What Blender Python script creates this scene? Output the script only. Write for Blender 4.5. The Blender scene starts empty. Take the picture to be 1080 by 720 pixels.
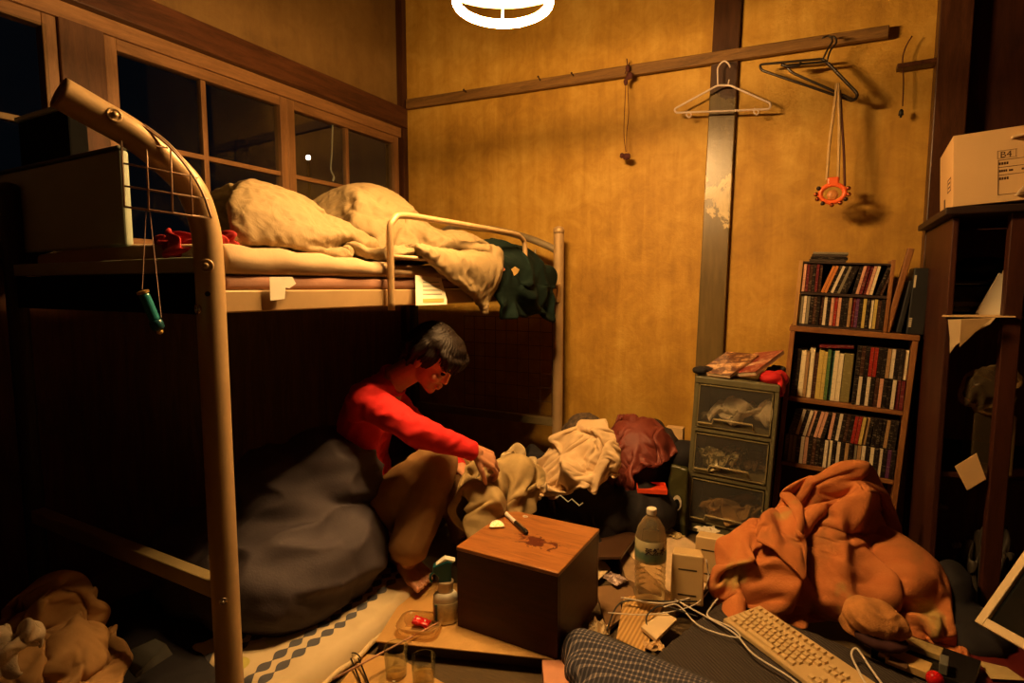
import bpy, bmesh, math, random
from mathutils import Vector, Matrix, Euler, noise
random.seed(7)
SC = bpy.context.scene
COL = SC.collection
PI = math.pi
R = math.radians
# ------------------------------------------------------------ camera
CAMH = 1.15; FPX = 600.0; YAW = R(28.7); PIT = R(5.43)
cam = bpy.data.cameras.new('camera'); camo = bpy.data.objects.new('camera', cam); COL.objects.link(camo)
cam.sensor_width = 36; cam.lens = FPX/1080*36; cam.clip_start = .02
camo.location = (0, 0, CAMH); camo.rotation_euler = (PI/2-PIT, 0, YAW)
SC.camera = camo
_M = Euler((PI/2-PIT, 0, YAW)).to_matrix()
def _ray(px, py): return _M @ Vector(((px-540)/FPX, -(py-360)/FPX, -1))
_O = Vector((0, 0, CAMH))
def AX(px, py, v): d = _ray(px, py); return _O + d*(v/d.x)
def AY(px, py, v): d = _ray(px, py); return _O + d*(v/d.y)
def AZ(px, py, v): d = _ray(px, py); return _O + d*((v-CAMH)/d.z)
def AD(px, py, v): return _O + _ray(px, py)*v
V = Vector
# ------------------------------------------------------------ materials
def srgb(c):
    return tuple(((x/255)/12.92 if x/255 <= .04045 else ((x/255+.055)/1.055)**2.4) for x in c)
class NT:
    def __init__(s, name):
        s.m = bpy.data.materials.new(name); s.m.use_nodes = True
        s.t = s.m.node_tree; s.n = s.t.nodes; s.b = s.n['Principled BSDF']; s.out = s.n['Material Output']
    def new(s, typ, **k):
        n = s.n.new(typ)
        for a, v in k.items():
            if a.startswith('i_'): n.inputs[a[2:].replace('_', ' ')].default_value = v
            else: setattr(n, a, v)
        return n
    def link(s, a, b): s.t.links.new(a, b)
    def math(s, op, a, b=None, c=None):
        n = s.new('ShaderNodeMath', operation=op)
        for i, x in enumerate((a, b, c)):
            if x is None: continue
            if isinstance(x, (int, float)): n.inputs[i].default_value = x
            else: s.link(x, n.inputs[i])
        return n.outputs[0]
    def mix(s, f, a, b):
        n = s.new('ShaderNodeMix', data_type='RGBA')
        for i, x in ((0, f), (6, a), (7, b)):
            if isinstance(x, (int, float)): n.inputs[i].default_value = x
            elif isinstance(x, tuple): n.inputs[i].default_value = (*x[:3], 1)
            else: s.link(x, n.inputs[i])
        return n.outputs[2]
    def ramp(s, f, stops):
        n = s.new('ShaderNodeValToRGB'); e = n.color_ramp.elements
        while len(e) < len(stops): e.new(.5)
        for q, (p, c) in zip(e, stops): q.position = p; q.color = (*c[:3], 1)
        s.link(f, n.inputs[0]); return n.outputs[0]
    def coord(s, which='Object', scale=(1, 1, 1), rot=(0, 0, 0)):
        t = s.new('ShaderNodeTexCoord'); m = s.new('ShaderNodeMapping')
        m.inputs['Scale'].default_value = scale; m.inputs['Rotation'].default_value = rot
        s.link(t.outputs[which], m.inputs[0]); return m.outputs[0]
    def noise(s, vec, scale=5, detail=4, rough=.6, dist=0):
        n = s.new('ShaderNodeTexNoise'); n.inputs['Scale'].default_value = scale; n.inputs['Detail'].default_value = detail
        n.inputs['Roughness'].default_value = rough; n.inputs['Distortion'].default_value = dist
        s.link(vec, n.inputs['Vector']); return n.outputs[0]
    def bump(s, h, strength=.3, dist=.01):
        n = s.new('ShaderNodeBump'); n.inputs['Strength'].default_value = strength; n.inputs['Distance'].default_value = dist
        s.link(h, n.inputs['Height']); s.link(n.outputs[0], s.b.inputs['Normal'])
_mc = {}
def M(name, col=(.5, .5, .5), rough=.6, metal=0, var=.25, vs=8, bump=0, bs=60, stretch=(1, 1, 1), spec=.5, sheen=0, coat=0, alpha=1, trans=0, ior=1.45):
    if name in _mc: return _mc[name]
    t = NT(name); b = t.b
    b.inputs['Roughness'].default_value = rough; b.inputs['Metallic'].default_value = metal
    b.inputs['Specular IOR Level'].default_value = spec
    b.inputs['Sheen Weight'].default_value = sheen; b.inputs['Coat Weight'].default_value = coat
    b.inputs['Transmission Weight'].default_value = trans; b.inputs['IOR'].default_value = ior
    b.inputs['Alpha'].default_value = alpha
    co = t.coord('Object', stretch)
    if var > 0:
        n = t.noise(co, vs, 5)
        d = tuple(max(0, c*(1-var)) for c in col); l = tuple(min(1, c*(1+var)) for c in col)
        t.link(t.ramp(n, [(.3, d), (.7, l)]), b.inputs['Base Color'])
    else: b.inputs['Base Color'].default_value = (*col, 1)
    if bump > 0: t.bump(t.noise(co, bs, 3), bump, .004)
    _mc[name] = t.m; return t.m
def wood(name, c1, c2, rough=.5, scale=3, stretch=(1, 12, 12), bump=.2, coat=0):
    if name in _mc: return _mc[name]
    t = NT(name); co = t.coord('Object', stretch)
    n = t.noise(co, scale, 6, .65, .8); n2 = t.noise(t.coord('Object', tuple(3*s for s in stretch)), scale*4, 3)
    f = t.math('ADD', t.math('MULTIPLY', n, .75), t.math('MULTIPLY', n2, .25))
    t.link(t.ramp(f, [(.35, c1), (.62, c2)]), t.b.inputs['Base Color'])
    t.b.inputs['Roughness'].default_value = rough; t.b.inputs['Coat Weight'].default_value = coat; t.b.inputs['Specular IOR Level'].default_value = .28
    t.bump(f, bump, .003); _mc[name] = t.m; return t.m
def glassy(name, col=(1, 1, 1), alpha=.2, rough=.1, spec=.5):
    """thin clear plastic / pane: mostly see-through with real reflections"""
    if name in _mc: return _mc[name]
    t = NT(name); t.b.inputs['Base Color'].default_value = (*col, 1); t.b.inputs['Roughness'].default_value = rough
    t.b.inputs['Specular IOR Level'].default_value = spec
    tr = t.new('ShaderNodeBsdfTransparent'); tr.inputs[0].default_value = (*[min(1, .5+c*.5) for c in col], 1)
    fr = t.new('ShaderNodeLayerWeight'); fr.inputs[0].default_value = .25
    mx = t.new('ShaderNodeMixShader')
    f = t.math('MINIMUM', t.math('ADD', t.math('MULTIPLY', fr.outputs['Fresnel'], .6), alpha), 1.0)
    t.link(f, mx.inputs[0]); t.link(tr.outputs[0], mx.inputs[1]); t.link(t.b.outputs[0], mx.inputs[2])
    t.link(mx.outputs[0], t.out.inputs[0]); _mc[name] = t.m; return t.m
def pane_glass(name, rough=.01, gain=1.0):
    if name in _mc: return _mc[name]
    t = NT(name); g = t.new('ShaderNodeBsdfGlossy'); g.inputs['Roughness'].default_value = rough; tr = t.new('ShaderNodeBsdfTransparent')
    tr.inputs[0].default_value = (.9, .93, .9, 1)
    fr = t.new('ShaderNodeFresnel'); fr.inputs[0].default_value = 1.5; mx = t.new('ShaderNodeMixShader')
    t.link(t.math('MULTIPLY', fr.outputs[0], gain), mx.inputs[0]); t.link(tr.outputs[0], mx.inputs[1]); t.link(g.outputs[0], mx.inputs[2]); t.link(mx.outputs[0], t.out.inputs[0])
    _mc[name] = t.m; return t.m
def emis(name, col, s):
    t = NT(name); t.b.inputs['Emission Color'].default_value = (*col, 1); t.b.inputs['Emission Strength'].default_value = s
    t.b.inputs['Base Color'].default_value = (.8, .8, .8, 1); return t.m
# ------------------------------------------------------------ mesh builder
class MB:
    def __init__(s): s.bm = bmesh.new()
    def box(s, c, sz, rot=(0, 0, 0), top=1.0):
        m = Matrix.Translation(V(c)) @ Euler(rot).to_matrix().to_4x4() @ Matrix.Diagonal((*sz, 1))
        r = bmesh.ops.create_cube(s.bm, size=1, matrix=m)
        return s
    def b2(s, a, b): # min corner, max corner
        a = V(a); b = V(b); return s.box((a+b)/2, [abs(x) for x in (b-a)])
    def hexa(s, p): # 8 points: bottom 4 ccw, top 4 ccw
        v = [s.bm.verts.new(q) for q in p]
        for f in ((3, 2, 1, 0), (4, 5, 6, 7), (0, 1, 5, 4), (1, 2, 6, 5), (2, 3, 7, 6), (3, 0, 4, 7)): s.bm.faces.new([v[i] for i in f])
        return s
    def prism(s, poly, d): # poly of 3d points, extruded by vector d
        d = V(d); n = len(poly); a = [s.bm.verts.new(V(p)) for p in poly]; b = [s.bm.verts.new(V(p)+d) for p in poly]
        s.bm.faces.new(a[::-1]); s.bm.faces.new(b)
        for i in range(n): s.bm.faces.new((a[i], a[(i+1) % n], b[(i+1) % n], b[i]))
        return s
    def tube(s, pts, r, n=10, closed=False, cap=True):
        pts = [V(p) for p in pts]; m = len(pts); rs = r if isinstance(r, (list, tuple)) else [r]*m
        rings = []; up = None
        for i, p in enumerate(pts):
            if closed: t = (pts[(i+1) % m]-pts[i-1]).normalized()
            else: t = (pts[min(i+1, m-1)]-pts[max(i-1, 0)]).normalized()
            if up is None: up = t.orthogonal().normalized()
            up = (up - t*up.dot(t))
            if up.length < 1e-5: up = t.orthogonal()
            up.normalize(); w = t.cross(up)
            rings.append([s.bm.verts.new(p + (up*math.cos(2*PI*k/n)+w*math.sin(2*PI*k/n))*rs[i]) for k in range(n)])
        for i in range(m if closed else m-1):
            A, B = rings[i], rings[(i+1) % m]; off = 0
            if closed and i == m-1:
                off = min(range(n), key=lambda o: (A[0].co-B[o].co).length)
            for k in range(n):
                s.bm.faces.new((A[k], A[(k+1) % n], B[(k+1+off) % n], B[(k+off) % n]))
        if cap and not closed: s.bm.faces.new(rings[0][::-1]); s.bm.faces.new(rings[-1])
        return s
    def lathe(s, prof, c=(0, 0, 0), n=32, mat=None, cap=True):
        c = V(c); rings = []; mt = mat or Matrix.Identity(3)
        for r, z in prof: rings.append([s.bm.verts.new(c + mt @ V((r*math.cos(2*PI*k/n), r*math.sin(2*PI*k/n), z))) for k in range(n)])
        for A, B in zip(rings, rings[1:]):
            for k in range(n): s.bm.faces.new((A[k], A[(k+1) % n], B[(k+1) % n], B[k]))
        if cap: s.bm.faces.new(rings[0][::-1]); s.bm.faces.new(rings[-1])
        return s
    def ball(s, c, r, seg=16, rot=(0, 0, 0)):
        r = r if isinstance(r, (tuple, list)) else (r, r, r)
        bmesh.ops.create_uvsphere(s.bm, u_segments=seg, v_segments=seg*2//3, radius=1, matrix=Matrix.Translation(V(c)) @ Euler(rot).to_matrix().to_4x4() @ Matrix.Diagonal((*r, 1)))
        return s
    def cone(s, a, b, ra, rb, n=14): # rounded cone
        a = V(a); b = V(b); s.ball(a, ra, n); s.ball(b, rb, n)
        if (b-a).length > 1e-4:
            d = (b-a); L = d.length; sn = max(-.95, min(.95, (ra-rb)/L)); cs = math.sqrt(1-sn*sn); d.normalize()
            s.tube([a+d*ra*sn, b+d*rb*sn], [ra*cs, rb*cs], n)
        return s
    def mesh(s, name):
        me = bpy.data.meshes.new(name); bmesh.ops.recalc_face_normals(s.bm, faces=s.bm.faces[:]); s.bm.to_mesh(me); s.bm.free(); return me
def wpos(o):
    p = V((0, 0, 0))
    while o is not None: p = p+o.location; o = o.parent
    return p
def mk(name, mb, mat, parent=None, smooth=False, bevel=0, sub=0, solid=0, local=False, seg=2, autosm=True):
    """link a mesh as ONE object; mesh given in world coordinates unless local"""
    me = mb.mesh(name) if isinstance(mb, MB) else mb
    o = bpy.data.objects.new(name, me); COL.objects.link(o)
    if mat is not None:
        me.materials.clear()
        for m in (mat if isinstance(mat, (list, tuple)) else [mat]): me.materials.append(m)
    if len(me.vertices):
        lo = V([min(v.co[i] for v in me.vertices) for i in range(3)]); hi = V([max(v.co[i] for v in me.vertices) for i in range(3)])
        c = (lo+hi)/2; c.z = lo.z
        me.transform(Matrix.Translation(-c))
        base = V((0, 0, 0)) if (local or parent is None) else wpos(parent)
        o.location = c-base
    if parent: o.parent = parent
    if smooth:
        for p in me.polygons: p.use_smooth = True
    if solid: m = o.modifiers.new('solid', 'SOLIDIFY'); m.thickness = solid; m.offset = 0
    if bevel:
        m = o.modifiers.new('bevel', 'BEVEL'); m.width = bevel; m.segments = seg; m.limit_method = 'ANGLE'; m.angle_limit = R(40)
        if not smooth:
            pass
    if sub: m = o.modifiers.new('sub', 'SUBSURF'); m.levels = sub; m.render_levels = sub
    return o
def tag(o, label, cat, group=None, kind=None):
    o['label'] = label; o['category'] = cat
    if group: o['group'] = group
    if kind: o['kind'] = kind
    return o
def thing(name, label, cat, loc=(0, 0, 0), group=None):
    o = bpy.data.objects.new(name, None); o.empty_display_size = .05; COL.objects.link(o); o.location = loc
    return tag(o, label, cat, group)
def struct(name, mb, mat, parent=None, **k):
    o = mk(name, mb, mat, parent, **k)
    if parent is None: o['kind'] = 'structure'
    return o
def copy_tree(o, parent=None):
    c = o.copy(); COL.objects.link(c)
    if parent: c.parent = parent
    for ch in list(o.children): copy_tree(ch, c)
    return c
def evalmesh(o, name):
    dg = bpy.context.evaluated_depsgraph_get(); me = bpy.data.meshes.new_from_object(o.evaluated_get(dg)); me.name = name
    old = o.data; bpy.data.objects.remove(o); bpy.data.meshes.remove(old); return me
def remeshed(mb, voxel, smooth=4, fac=.5):
    o = bpy.data.objects.new('tmp', mb.mesh('tmp')); COL.objects.link(o)
    m = o.modifiers.new('r', 'REMESH'); m.mode = 'VOXEL'; m.voxel_size = voxel
    m = o.modifiers.new('s', 'SMOOTH'); m.factor = fac; m.iterations = smooth
    return evalmesh(o, 'tmp')
def wrinkle(me, amp, sc, seed=0, stretch=(1, 1, 1), ridge=True, amp2=0, sc2=3, mask=None):
    ns = [v.normal.copy() for v in me.vertices]; S = V(stretch); off = V((seed*3.1, seed*1.7, seed*.9))
    for v, n in zip(me.vertices, ns):
        p = V((v.co.x*S.x, v.co.y*S.y, v.co.z*S.z))
        q = p*sc+off; q += .6*V((noise.noise(q*.5), noise.noise(q*.5+V((9, 0, 0))), noise.noise(q*.5+V((0, 9, 0)))))
        a = noise.noise(q)
        h = (1-abs(a)*2.5) if ridge else a
        d = amp*h
        if amp2: d += amp2*noise.noise(v.co*sc2+off)
        if mask: d *= mask(v.co)
        v.co += n*d
    me.update(); return me
CLOTH = {}
def cloth(key, name, mat, solid=.006, sub=2, loc=None, rotz=0, scale=(1, 1, 1), parent=None, fix=None, fold=None):
    nu, nv, vs = CLOTH[key]
    me = bpy.data.meshes.new(name)
    lo = [min(p[k] for p in vs) for k in range(3)]; hi = [max(p[k] for p in vs) for k in range(3)]
    if loc is not None:
        c = V(((lo[0]+hi[0])/2, (lo[1]+hi[1])/2, lo[2])); m = Matrix.Rotation(rotz, 3, 'Z')
        vs = [V(loc) + m @ V([(p-c)[k]*scale[k] for k in range(3)]) for p in vs]
    if fix: vs = [V(fix(p)) for p in vs]
    fs = [(j*nu+i, j*nu+i+1, (j+1)*nu+i+1, (j+1)*nu+i) for j in range(nv-1) for i in range(nu-1)]
    me.from_pydata(vs, [], fs)
    uv = me.uv_layers.new(name='UVMap')
    for l in me.loops: uv.data[l.index].uv = ((l.vertex_index % nu)/(nu-1), (l.vertex_index//nu)/(nv-1))
    o = mk(name, me, mat, parent, smooth=True)
    m = o.modifiers.new('solid', 'SOLIDIFY'); m.thickness = solid; m.offset = 0
    m = o.modifiers.new('sub', 'SUBSURF'); m.levels = sub; m.render_levels = sub
    if fold:
        tx = bpy.data.textures.new(name+'_fold', 'CLOUDS'); tx.noise_scale = fold[1]; tx.noise_type = 'HARD_NOISE'; tx.noise_depth = 2
        m = o.modifiers.new('fold', 'DISPLACE'); m.texture = tx; m.strength = -fold[0]; m.mid_level = .4; m.texture_coords = 'LOCAL'
    return o
_font = None
def text(body, size, mat, origin, xdir, ydir, name='lettering', parent=None, ext=.0004, bold=0):
    cu = bpy.data.curves.new('t', 'FONT'); cu.body = body; cu.size = size; cu.extrude = ext; cu.offset = bold; cu.resolution_u = 3
    o = bpy.data.objects.new('t', cu); COL.objects.link(o)
    dg = bpy.context.evaluated_depsgraph_get(); dg.update(); me = bpy.data.meshes.new_from_object(o.evaluated_get(dg)); bpy.data.objects.remove(o)
    x = V(xdir).normalized(); y = V(ydir); y = (y-x*y.dot(x)).normalized(); z = x.cross(y)
    mt = Matrix((x, y, z)).transposed().to_4x4(); mt.translation = V(origin); me.transform(mt)
    return me
def join_meshes(ms):
    bm = bmesh.new()
    for m in ms: bm.from_mesh(m)
    mb = MB(); mb.bm.free(); mb.bm = bm; return mb
def arc(c, r, a0, a1, n, u, w):
    c = V(c); u = V(u); w = V(w); return [c+u*r*math.cos(a0+(a1-a0)*i/n)+w*r*math.sin(a0+(a1-a0)*i/n) for i in range(n+1)]
def bez(p, n=8): # Catmull-Rom through the points
    p = [V(q) for q in p]; P = [p[0]*2-p[1]]+p+[p[-1]*2-p[-2]]; out = []
    for i in range(1, len(P)-2):
        for k in range(n):
            t = k/n; a, b, c, d = P[i-1:i+3]
            out.append(.5*((2*b)+(c-a)*t+(2*a-5*b+4*c-d)*t*t+(3*b-a-3*c+d)*t**3))
    return out+[p[-1]]
# ------------------------------------------------------------ cloth, simulated here once at the start
def _simulate_all():
    def finish_collider(o, th=.008, fr=8):
        o.modifiers.new('c', 'COLLISION'); o.collision.thickness_outer = th; o.collision.cloth_friction = fr; tmp.append(o)
    def add_collider(mb):
        o = bpy.data.objects.new('collider', mb.mesh('collider')); COL.objects.link(o); finish_collider(o)
    def ell(c, r): add_collider(MB().ball(c, r, 24))
    def bx(c, s, rot=(0, 0, 0)): add_collider(MB().box(c, s, rot))
    def cyl(a, b, r): add_collider(MB().tube([a, b], r, 14))
    def floor(z=0): bx((0, 1.8, z-.05), (8, 8, .1))
    def wavy(cx, cy, z0, w, h, nw, amp, seed, rz=0, nz=.05):
        c, s = math.cos(rz), math.sin(rz); N = lambda x, y, z: noise.noise(V((x, y, z)))
        def f(u, v):
            x = (u-.5)*w; y = (v-.5)*h; ph = seed+2.5*N(u*2, v*2, seed)
            z = z0+amp*math.sin(2*PI*nw*u+ph)+nz*N(u*3, v*3, seed+5)+.5*amp*math.sin(2*PI*nw*.7*v+2*ph)
            x += nz*N(u*4, v*4, seed+9); y += nz*N(u*4, v*4, seed+19)
            return (cx+c*x-s*y, cy+s*x+c*y, z)
        return f
    def simulate_cloth(key, nu, nv, pos, frames, mass=.3, bend=.5, selfd=.004):
        me = bpy.data.meshes.new('g')
        me.from_pydata([pos(i/(nu-1), j/(nv-1)) for j in range(nv) for i in range(nu)], [], [(j*nu+i, j*nu+i+1, (j+1)*nu+i+1, (j+1)*nu+i) for j in range(nv-1) for i in range(nu-1)])
        o = bpy.data.objects.new('cloth', me); COL.objects.link(o); tmp.append(o)
        m = o.modifiers.new('cl', 'CLOTH'); s = m.settings; c = m.collision_settings
        s.quality = 6; s.mass = mass; s.tension_stiffness = 15; s.compression_stiffness = 15; s.shear_stiffness = 5; s.bending_stiffness = bend
        s.air_damping = 4; s.tension_damping = 15; s.compression_damping = 15; s.shear_damping = 10; s.bending_damping = 2
        c.use_collision = True; c.distance_min = .006; c.use_self_collision = True; c.self_distance_min = selfd
        c.impulse_clamp = .02; c.self_impulse_clamp = .02; c.friction = 20; c.damping = 1; c.self_friction = 10; c.collision_quality = 3
        m.point_cache.frame_start = 1; m.point_cache.frame_end = frames+1
        SC.frame_start = 1; SC.frame_end = frames
        for f in range(1, frames+1): SC.frame_set(f)
        e = o.evaluated_get(bpy.context.evaluated_depsgraph_get())
        CLOTH[key] = (nu, nv, [v.co.copy() for v in e.data.vertices])
        for t in tmp:
            d = t.data; bpy.data.objects.remove(t); bpy.data.meshes.remove(d)
        tmp.clear()
    tmp = []
    floor(.03); ell((.05, 2.47, .24), (.15, .14, .36)); ell((-.16, 2.16, .08), (.15, .14, .19)); ell((.27, 2.30, .1), (.13, .11, .16)); ell((.05, 2.26, .1), (.14, .16, .18)); bx((.12, 2.95, .4), (1.2, .2, 1)); bx((-.42, 2.6, .3), (.3, .9, .8))
    simulate_cloth('orange', 52, 48, wavy(.07, 2.24, .80, .98, .80, 3.8, .07, 2., .15, .06), 28, bend=.55, mass=.5)
    floor(.26); ell((-.88, 2.36, .34), (.17, .14, .16)); bx((-.88, 2.72, .3), (.5, .2, .5))
    simulate_cloth('cream', 48, 44, wavy(-.90, 2.30, .68, .34, .34, 2.6, .055, 11., .5, .05), 24, bend=.15)
    floor(.20); ell((-.76, 2.65, .28), (.15, .16, .22)); bx((-.78, 3.1, .5), (2, .1, 2))
    simulate_cloth('maroon', 40, 38, wavy(-.77, 2.6, .70, .38, .40, 2.2, .05, 14., 1., .05), 24, bend=.3, mass=.4)
    bx((-1.8, 1.9, 1.14), (1.04, 2.1, .2)); ell((-1.72, 1.22, 1.25), (.34, .32, .22)); ell((-1.72, 1.84, 1.27), (.26, .22, .28)); ell((-1.48, 2.08, 1.24), (.22, .22, .12)); cyl((-1.245, 1.45, 1.25), (-1.245, 2.4, 1.25), .012); bx((-1.28, 1.9, 1.11), (.05, 2.1, .06)); bx((-2.05, .9, 1.4), (.8, .3, .4))
    simulate_cloth('comforter', 52, 48, wavy(-1.755, 1.69, 1.80, 1.0, 1.30, 3., .085, 5., -.24, .12), 45, bend=.45, mass=.5)
    cyl((-1.245, 1.45, 1.25), (-1.245, 2.4, 1.25), .012); bx((-1.8, 1.9, 1.14), (1.08, 2.1, .2)); ell((-1.40, 2.38, 1.22), (.15, .30, .13))
    simulate_cloth('green', 36, 34, wavy(-1.34, 2.36, 1.50, .52, .60, 1.5, .05, 3., .25, .06), 30, bend=.8, mass=.5)
    floor(.0); ell((-2.15, .95, .05), (.3, .25, .14)); ell((-1.95, .85, .05), (.2, .15, .14))
    simulate_cloth('brown', 42, 38, wavy(-2.1, .9, .42, .66, .52, 2.5, .08, 9., .3, .1), 26, bend=.5, mass=.4)
    floor(.0); ell((-1.62, 1.30, .2), (.34, .32, .22)); ell((-1.66, 1.44, .42), (.26, .22, .22)); bx((-2.5, 1.4, .3), (.1, 2, 1))
    simulate_cloth('navy', 46, 42, wavy(-1.64, 1.36, .90, 1.2, 1.05, 1.5, .04, 1., .1, .10), 34, bend=2.5, mass=.6)
    ell((-1.02, 1.98, .37), (.05, .05, .04)); ell((-1.12, 1.9, .33), (.05, .05, .04)); floor(.05)
    simulate_cloth('held', 32, 32, wavy(-1.05, 1.93, .50, .34, .38, 2., .06, 6., .6, .08), 22, bend=.3)
    floor(.0); ell((-1.15, 2.5, .05), (.32, .25, .24)); ell((-1.0, 2.36, .05), (.28, .2, .2)); bx((-1.2, 3.05, .5), (3, .1, 2))
    simulate_cloth('black', 38, 34, wavy(-1.12, 2.42, .5, .8, .66, 2.5, .06, 8., .2, .1), 24, bend=.5, mass=.4)
    floor(0); ell((0, 0, .02), (.07, .05, .07)); simulate_cloth('white', 24, 22, wavy(0, 0, .2, .22, .2, 1.5, .03, 8., .2, .05), 24, bend=.2)
    floor(0); ell((0, 0, 0), (.1, .08, .06)); simulate_cloth('towel', 28, 26, wavy(0, 0, .2, .24, .24, 2.5, .045, 13., .4, .07), 24, bend=.3)
    SC.frame_set(1); SC.frame_start = 1; SC.frame_end = 1
_simulate_all()
# ------------------------------------------------------------ light & view
SC.view_settings.view_transform = 'Standard'; SC.view_settings.look = 'None'; SC.view_settings.gamma = 1
SC.view_settings.use_curve_mapping = False; SC.view_settings.exposure = 0
w = bpy.data.worlds.new('night'); SC.world = w; w.use_nodes = True
w.node_tree.nodes['Background'].inputs[0].default_value = (.02, .03, .05, 1); w.node_tree.nodes['Background'].inputs[1].default_value = .05
# ------------------------------------------------------------ room
XL, XR, YB, YF, ZC = -2.5, 1.25, 3.05, -1.6, 3.2
def plaster(name, a, b, c, stain=True):
    t = NT(name); co = t.coord('Object'); n1 = t.noise(co, 1.3, 8, .62, .4); n2 = t.noise(co, 9, 8, .7, .6)
    st = t.noise(t.coord('Object', (6, 6, .55)), 2.2, 6, .65, .3)
    f = t.math('ADD', t.math('ADD', t.math('MULTIPLY', n1, .45), t.math('MULTIPLY', n2, .3)), t.math('MULTIPLY', st, .25))
    t.link(t.ramp(f, [(.36, a), (.5, b), (.62, c)]), t.b.inputs['Base Color'])
    t.b.inputs['Roughness'].default_value = .62; t.b.inputs['Specular IOR Level'].default_value = .35
    h = t.math('ADD', t.math('MULTIPLY', n2, .6), t.math('MULTIPLY', t.noise(co, 60, 4), .4)); t.bump(h, .35, .012)
    return t.m
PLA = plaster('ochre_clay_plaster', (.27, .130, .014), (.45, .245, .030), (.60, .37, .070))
PLB = plaster('shaded_brown_plaster', (.12, .062, .016), (.18, .10, .026), (.23, .135, .04))  # darker plaster copy: shadow above the lampshade is put into the colour
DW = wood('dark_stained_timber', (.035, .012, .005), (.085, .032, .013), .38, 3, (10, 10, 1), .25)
DWH = wood('dark_stained_timber_flat', (.035, .012, .005), (.10, .036, .014), .38, 3, (10, 1, 10), .25)
SWD = wood('dull_timber', (.06, .024, .008), (.12, .05, .018), .6, 3, (10, 10, 1), .2)
SW = wood('sash_timber', (.16, .075, .025), (.32, .16, .06), .5, 3, (10, 1, 10), .25)
SWV = wood('sash_timber_upright', (.16, .075, .025), (.32, .16, .06), .5, 3, (10, 10, 1), .25)
PANEL = wood('red_brown_board', (.022, .006, .003), (.055, .015, .006), .5, 2.5, (8, 8, 1), .2)  # kept extra dark to paint in the light falloff on the right
tat = NT('tatami'); co = tat.coord('Object', (2, 60, 1)); nz = tat.noise(co, 12, 4)
tat.link(tat.ramp(nz, [(.3, (.04, .022, .008)), (.7, (.11, .07, .022))]), tat.b.inputs['Base Color']); tat.b.inputs['Roughness'].default_value = .8
tat.bump(nz, .3, .003)
struct('floor', MB().b2((XL-.1, YF-.1, -.1), (XR+.1, YB+.1, 0)), tat.m)
struct('ceiling', MB().b2((XL-.1, YF-.1, ZC), (XR+.1, YB+.1, ZC+.08)), wood('ceiling_boards', (.05, .025, .01), (.10, .055, .02), .6, 2, (8, 1, 8), .2))
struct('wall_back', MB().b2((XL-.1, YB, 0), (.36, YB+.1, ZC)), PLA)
struct('wall_back_closet', MB().b2((.36, YB, 0), (XR+.1, YB+.1, ZC)), PANEL)
struct('wall_right', MB().b2((XR, YF, 0), (XR+.1, YB, ZC)), PANEL)
struct('wall_front', MB().b2((XL-.1, YF-.1, 0), (XR+.1, YF, ZC)), PANEL)
# left wall around a long window band: z 1.30..2.16, y -0.9..3.0
WZ0, WZ1, WY0, WY1 = 1.30, 2.17, -.9, 3.0
struct('wall_left_lower', MB().b2((XL-.1, YF, 0), (XL, YB, WZ0)), DW)  # dark timber stands in for the shade under the bed
m = MB().b2((XL-.1, YF, WZ1), (XL, YB, ZC)).b2((XL-.1, YF, WZ0), (XL, WY0, WZ1)).b2((XL-.1, WY1, WZ0), (XL, YB, WZ1))
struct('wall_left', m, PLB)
struct('trim_1', MB().b2((XL-.02, YF, 2.18), (XL+.075, YB-.03, 2.30)), DWH, bevel=.004)      # lintel over the windows
struct('trim_2', MB().b2((XL-.06, YF, 1.25), (XL+.06, YB-.03, WZ0)), DWH, bevel=.004)        # sill
struct('trim_3', MB().b2((XL-.0, YB-.045, 0), (XL+.05, YB, ZC)), DW, bevel=.003)               # corner post
struct('trim_5', MB().b2((.36, YB-.09, 0), (.47, YB+.02, ZC)), DW, bevel=.004)                 # corner pillar on the right
struct('trim_6', MB().b2((XL-.02, YF, 2.12), (XL+.035, YB-.05, 2.18)), SW, bevel=.002)
# worn pillar: dark oiled timber above, bare and patchy below, lamp glare painted in pale
t = NT('worn_glare_pillar'); co = t.coord('Object', (1, 1, 1)); sep = t.new('ShaderNodeSeparateXYZ'); t.link(co, sep.inputs[0])
n = t.noise(co, 6, 8, .7, .5); n3 = t.noise(t.coord('Object', (8, 8, 1)), 4, 5)
zz = t.math('ADD', sep.outputs[2], t.math('MULTIPLY', t.math('SUBTRACT', n, .5), .35))
f = t.math('MULTIPLY', t.math('LESS_THAN', zz, 2.09), 1)
dark = t.ramp(n3, [(.3, (.035, .014, .006)), (.7, (.08, .033, .014))])
bare = t.ramp(n3, [(.3, (.10, .068, .022)), (.7, (.17, .115, .04))])
f2 = t.math('GREATER_THAN', t.math('SUBTRACT', n, t.math('MULTIPLY', t.math('ABSOLUTE', t.math('SUBTRACT', sep.outputs[2], 1.60)), 1.3)), .42)
pale = t.ramp(n, [(.4, (.30, .20, .07)), (.6, (.55, .42, .2))])  # lamp reflection on the peeling finish, painted as pale patches
c1 = t.mix(f, dark, bare); c2 = t.mix(f2, c1, pale); t.link(c2, t.b.inputs['Base Color'])
t.b.inputs['Roughness'].default_value = .33; t.bump(n, .3, .006)
mp = MB()
L0, L1 = AY(735, 380, YB), AY(763, 380, YB); U0, U1 = AY(755, 0, YB), AY(783, 0, YB)
def onl(a, b, z): return a + (b-a)*((z-a.z)/(b.z-a.z))
pb = [onl(L0, U0, 0), onl(L1, U1, 0)]; pt = [onl(L0, U0, ZC), onl(L1, U1, ZC)]
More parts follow.
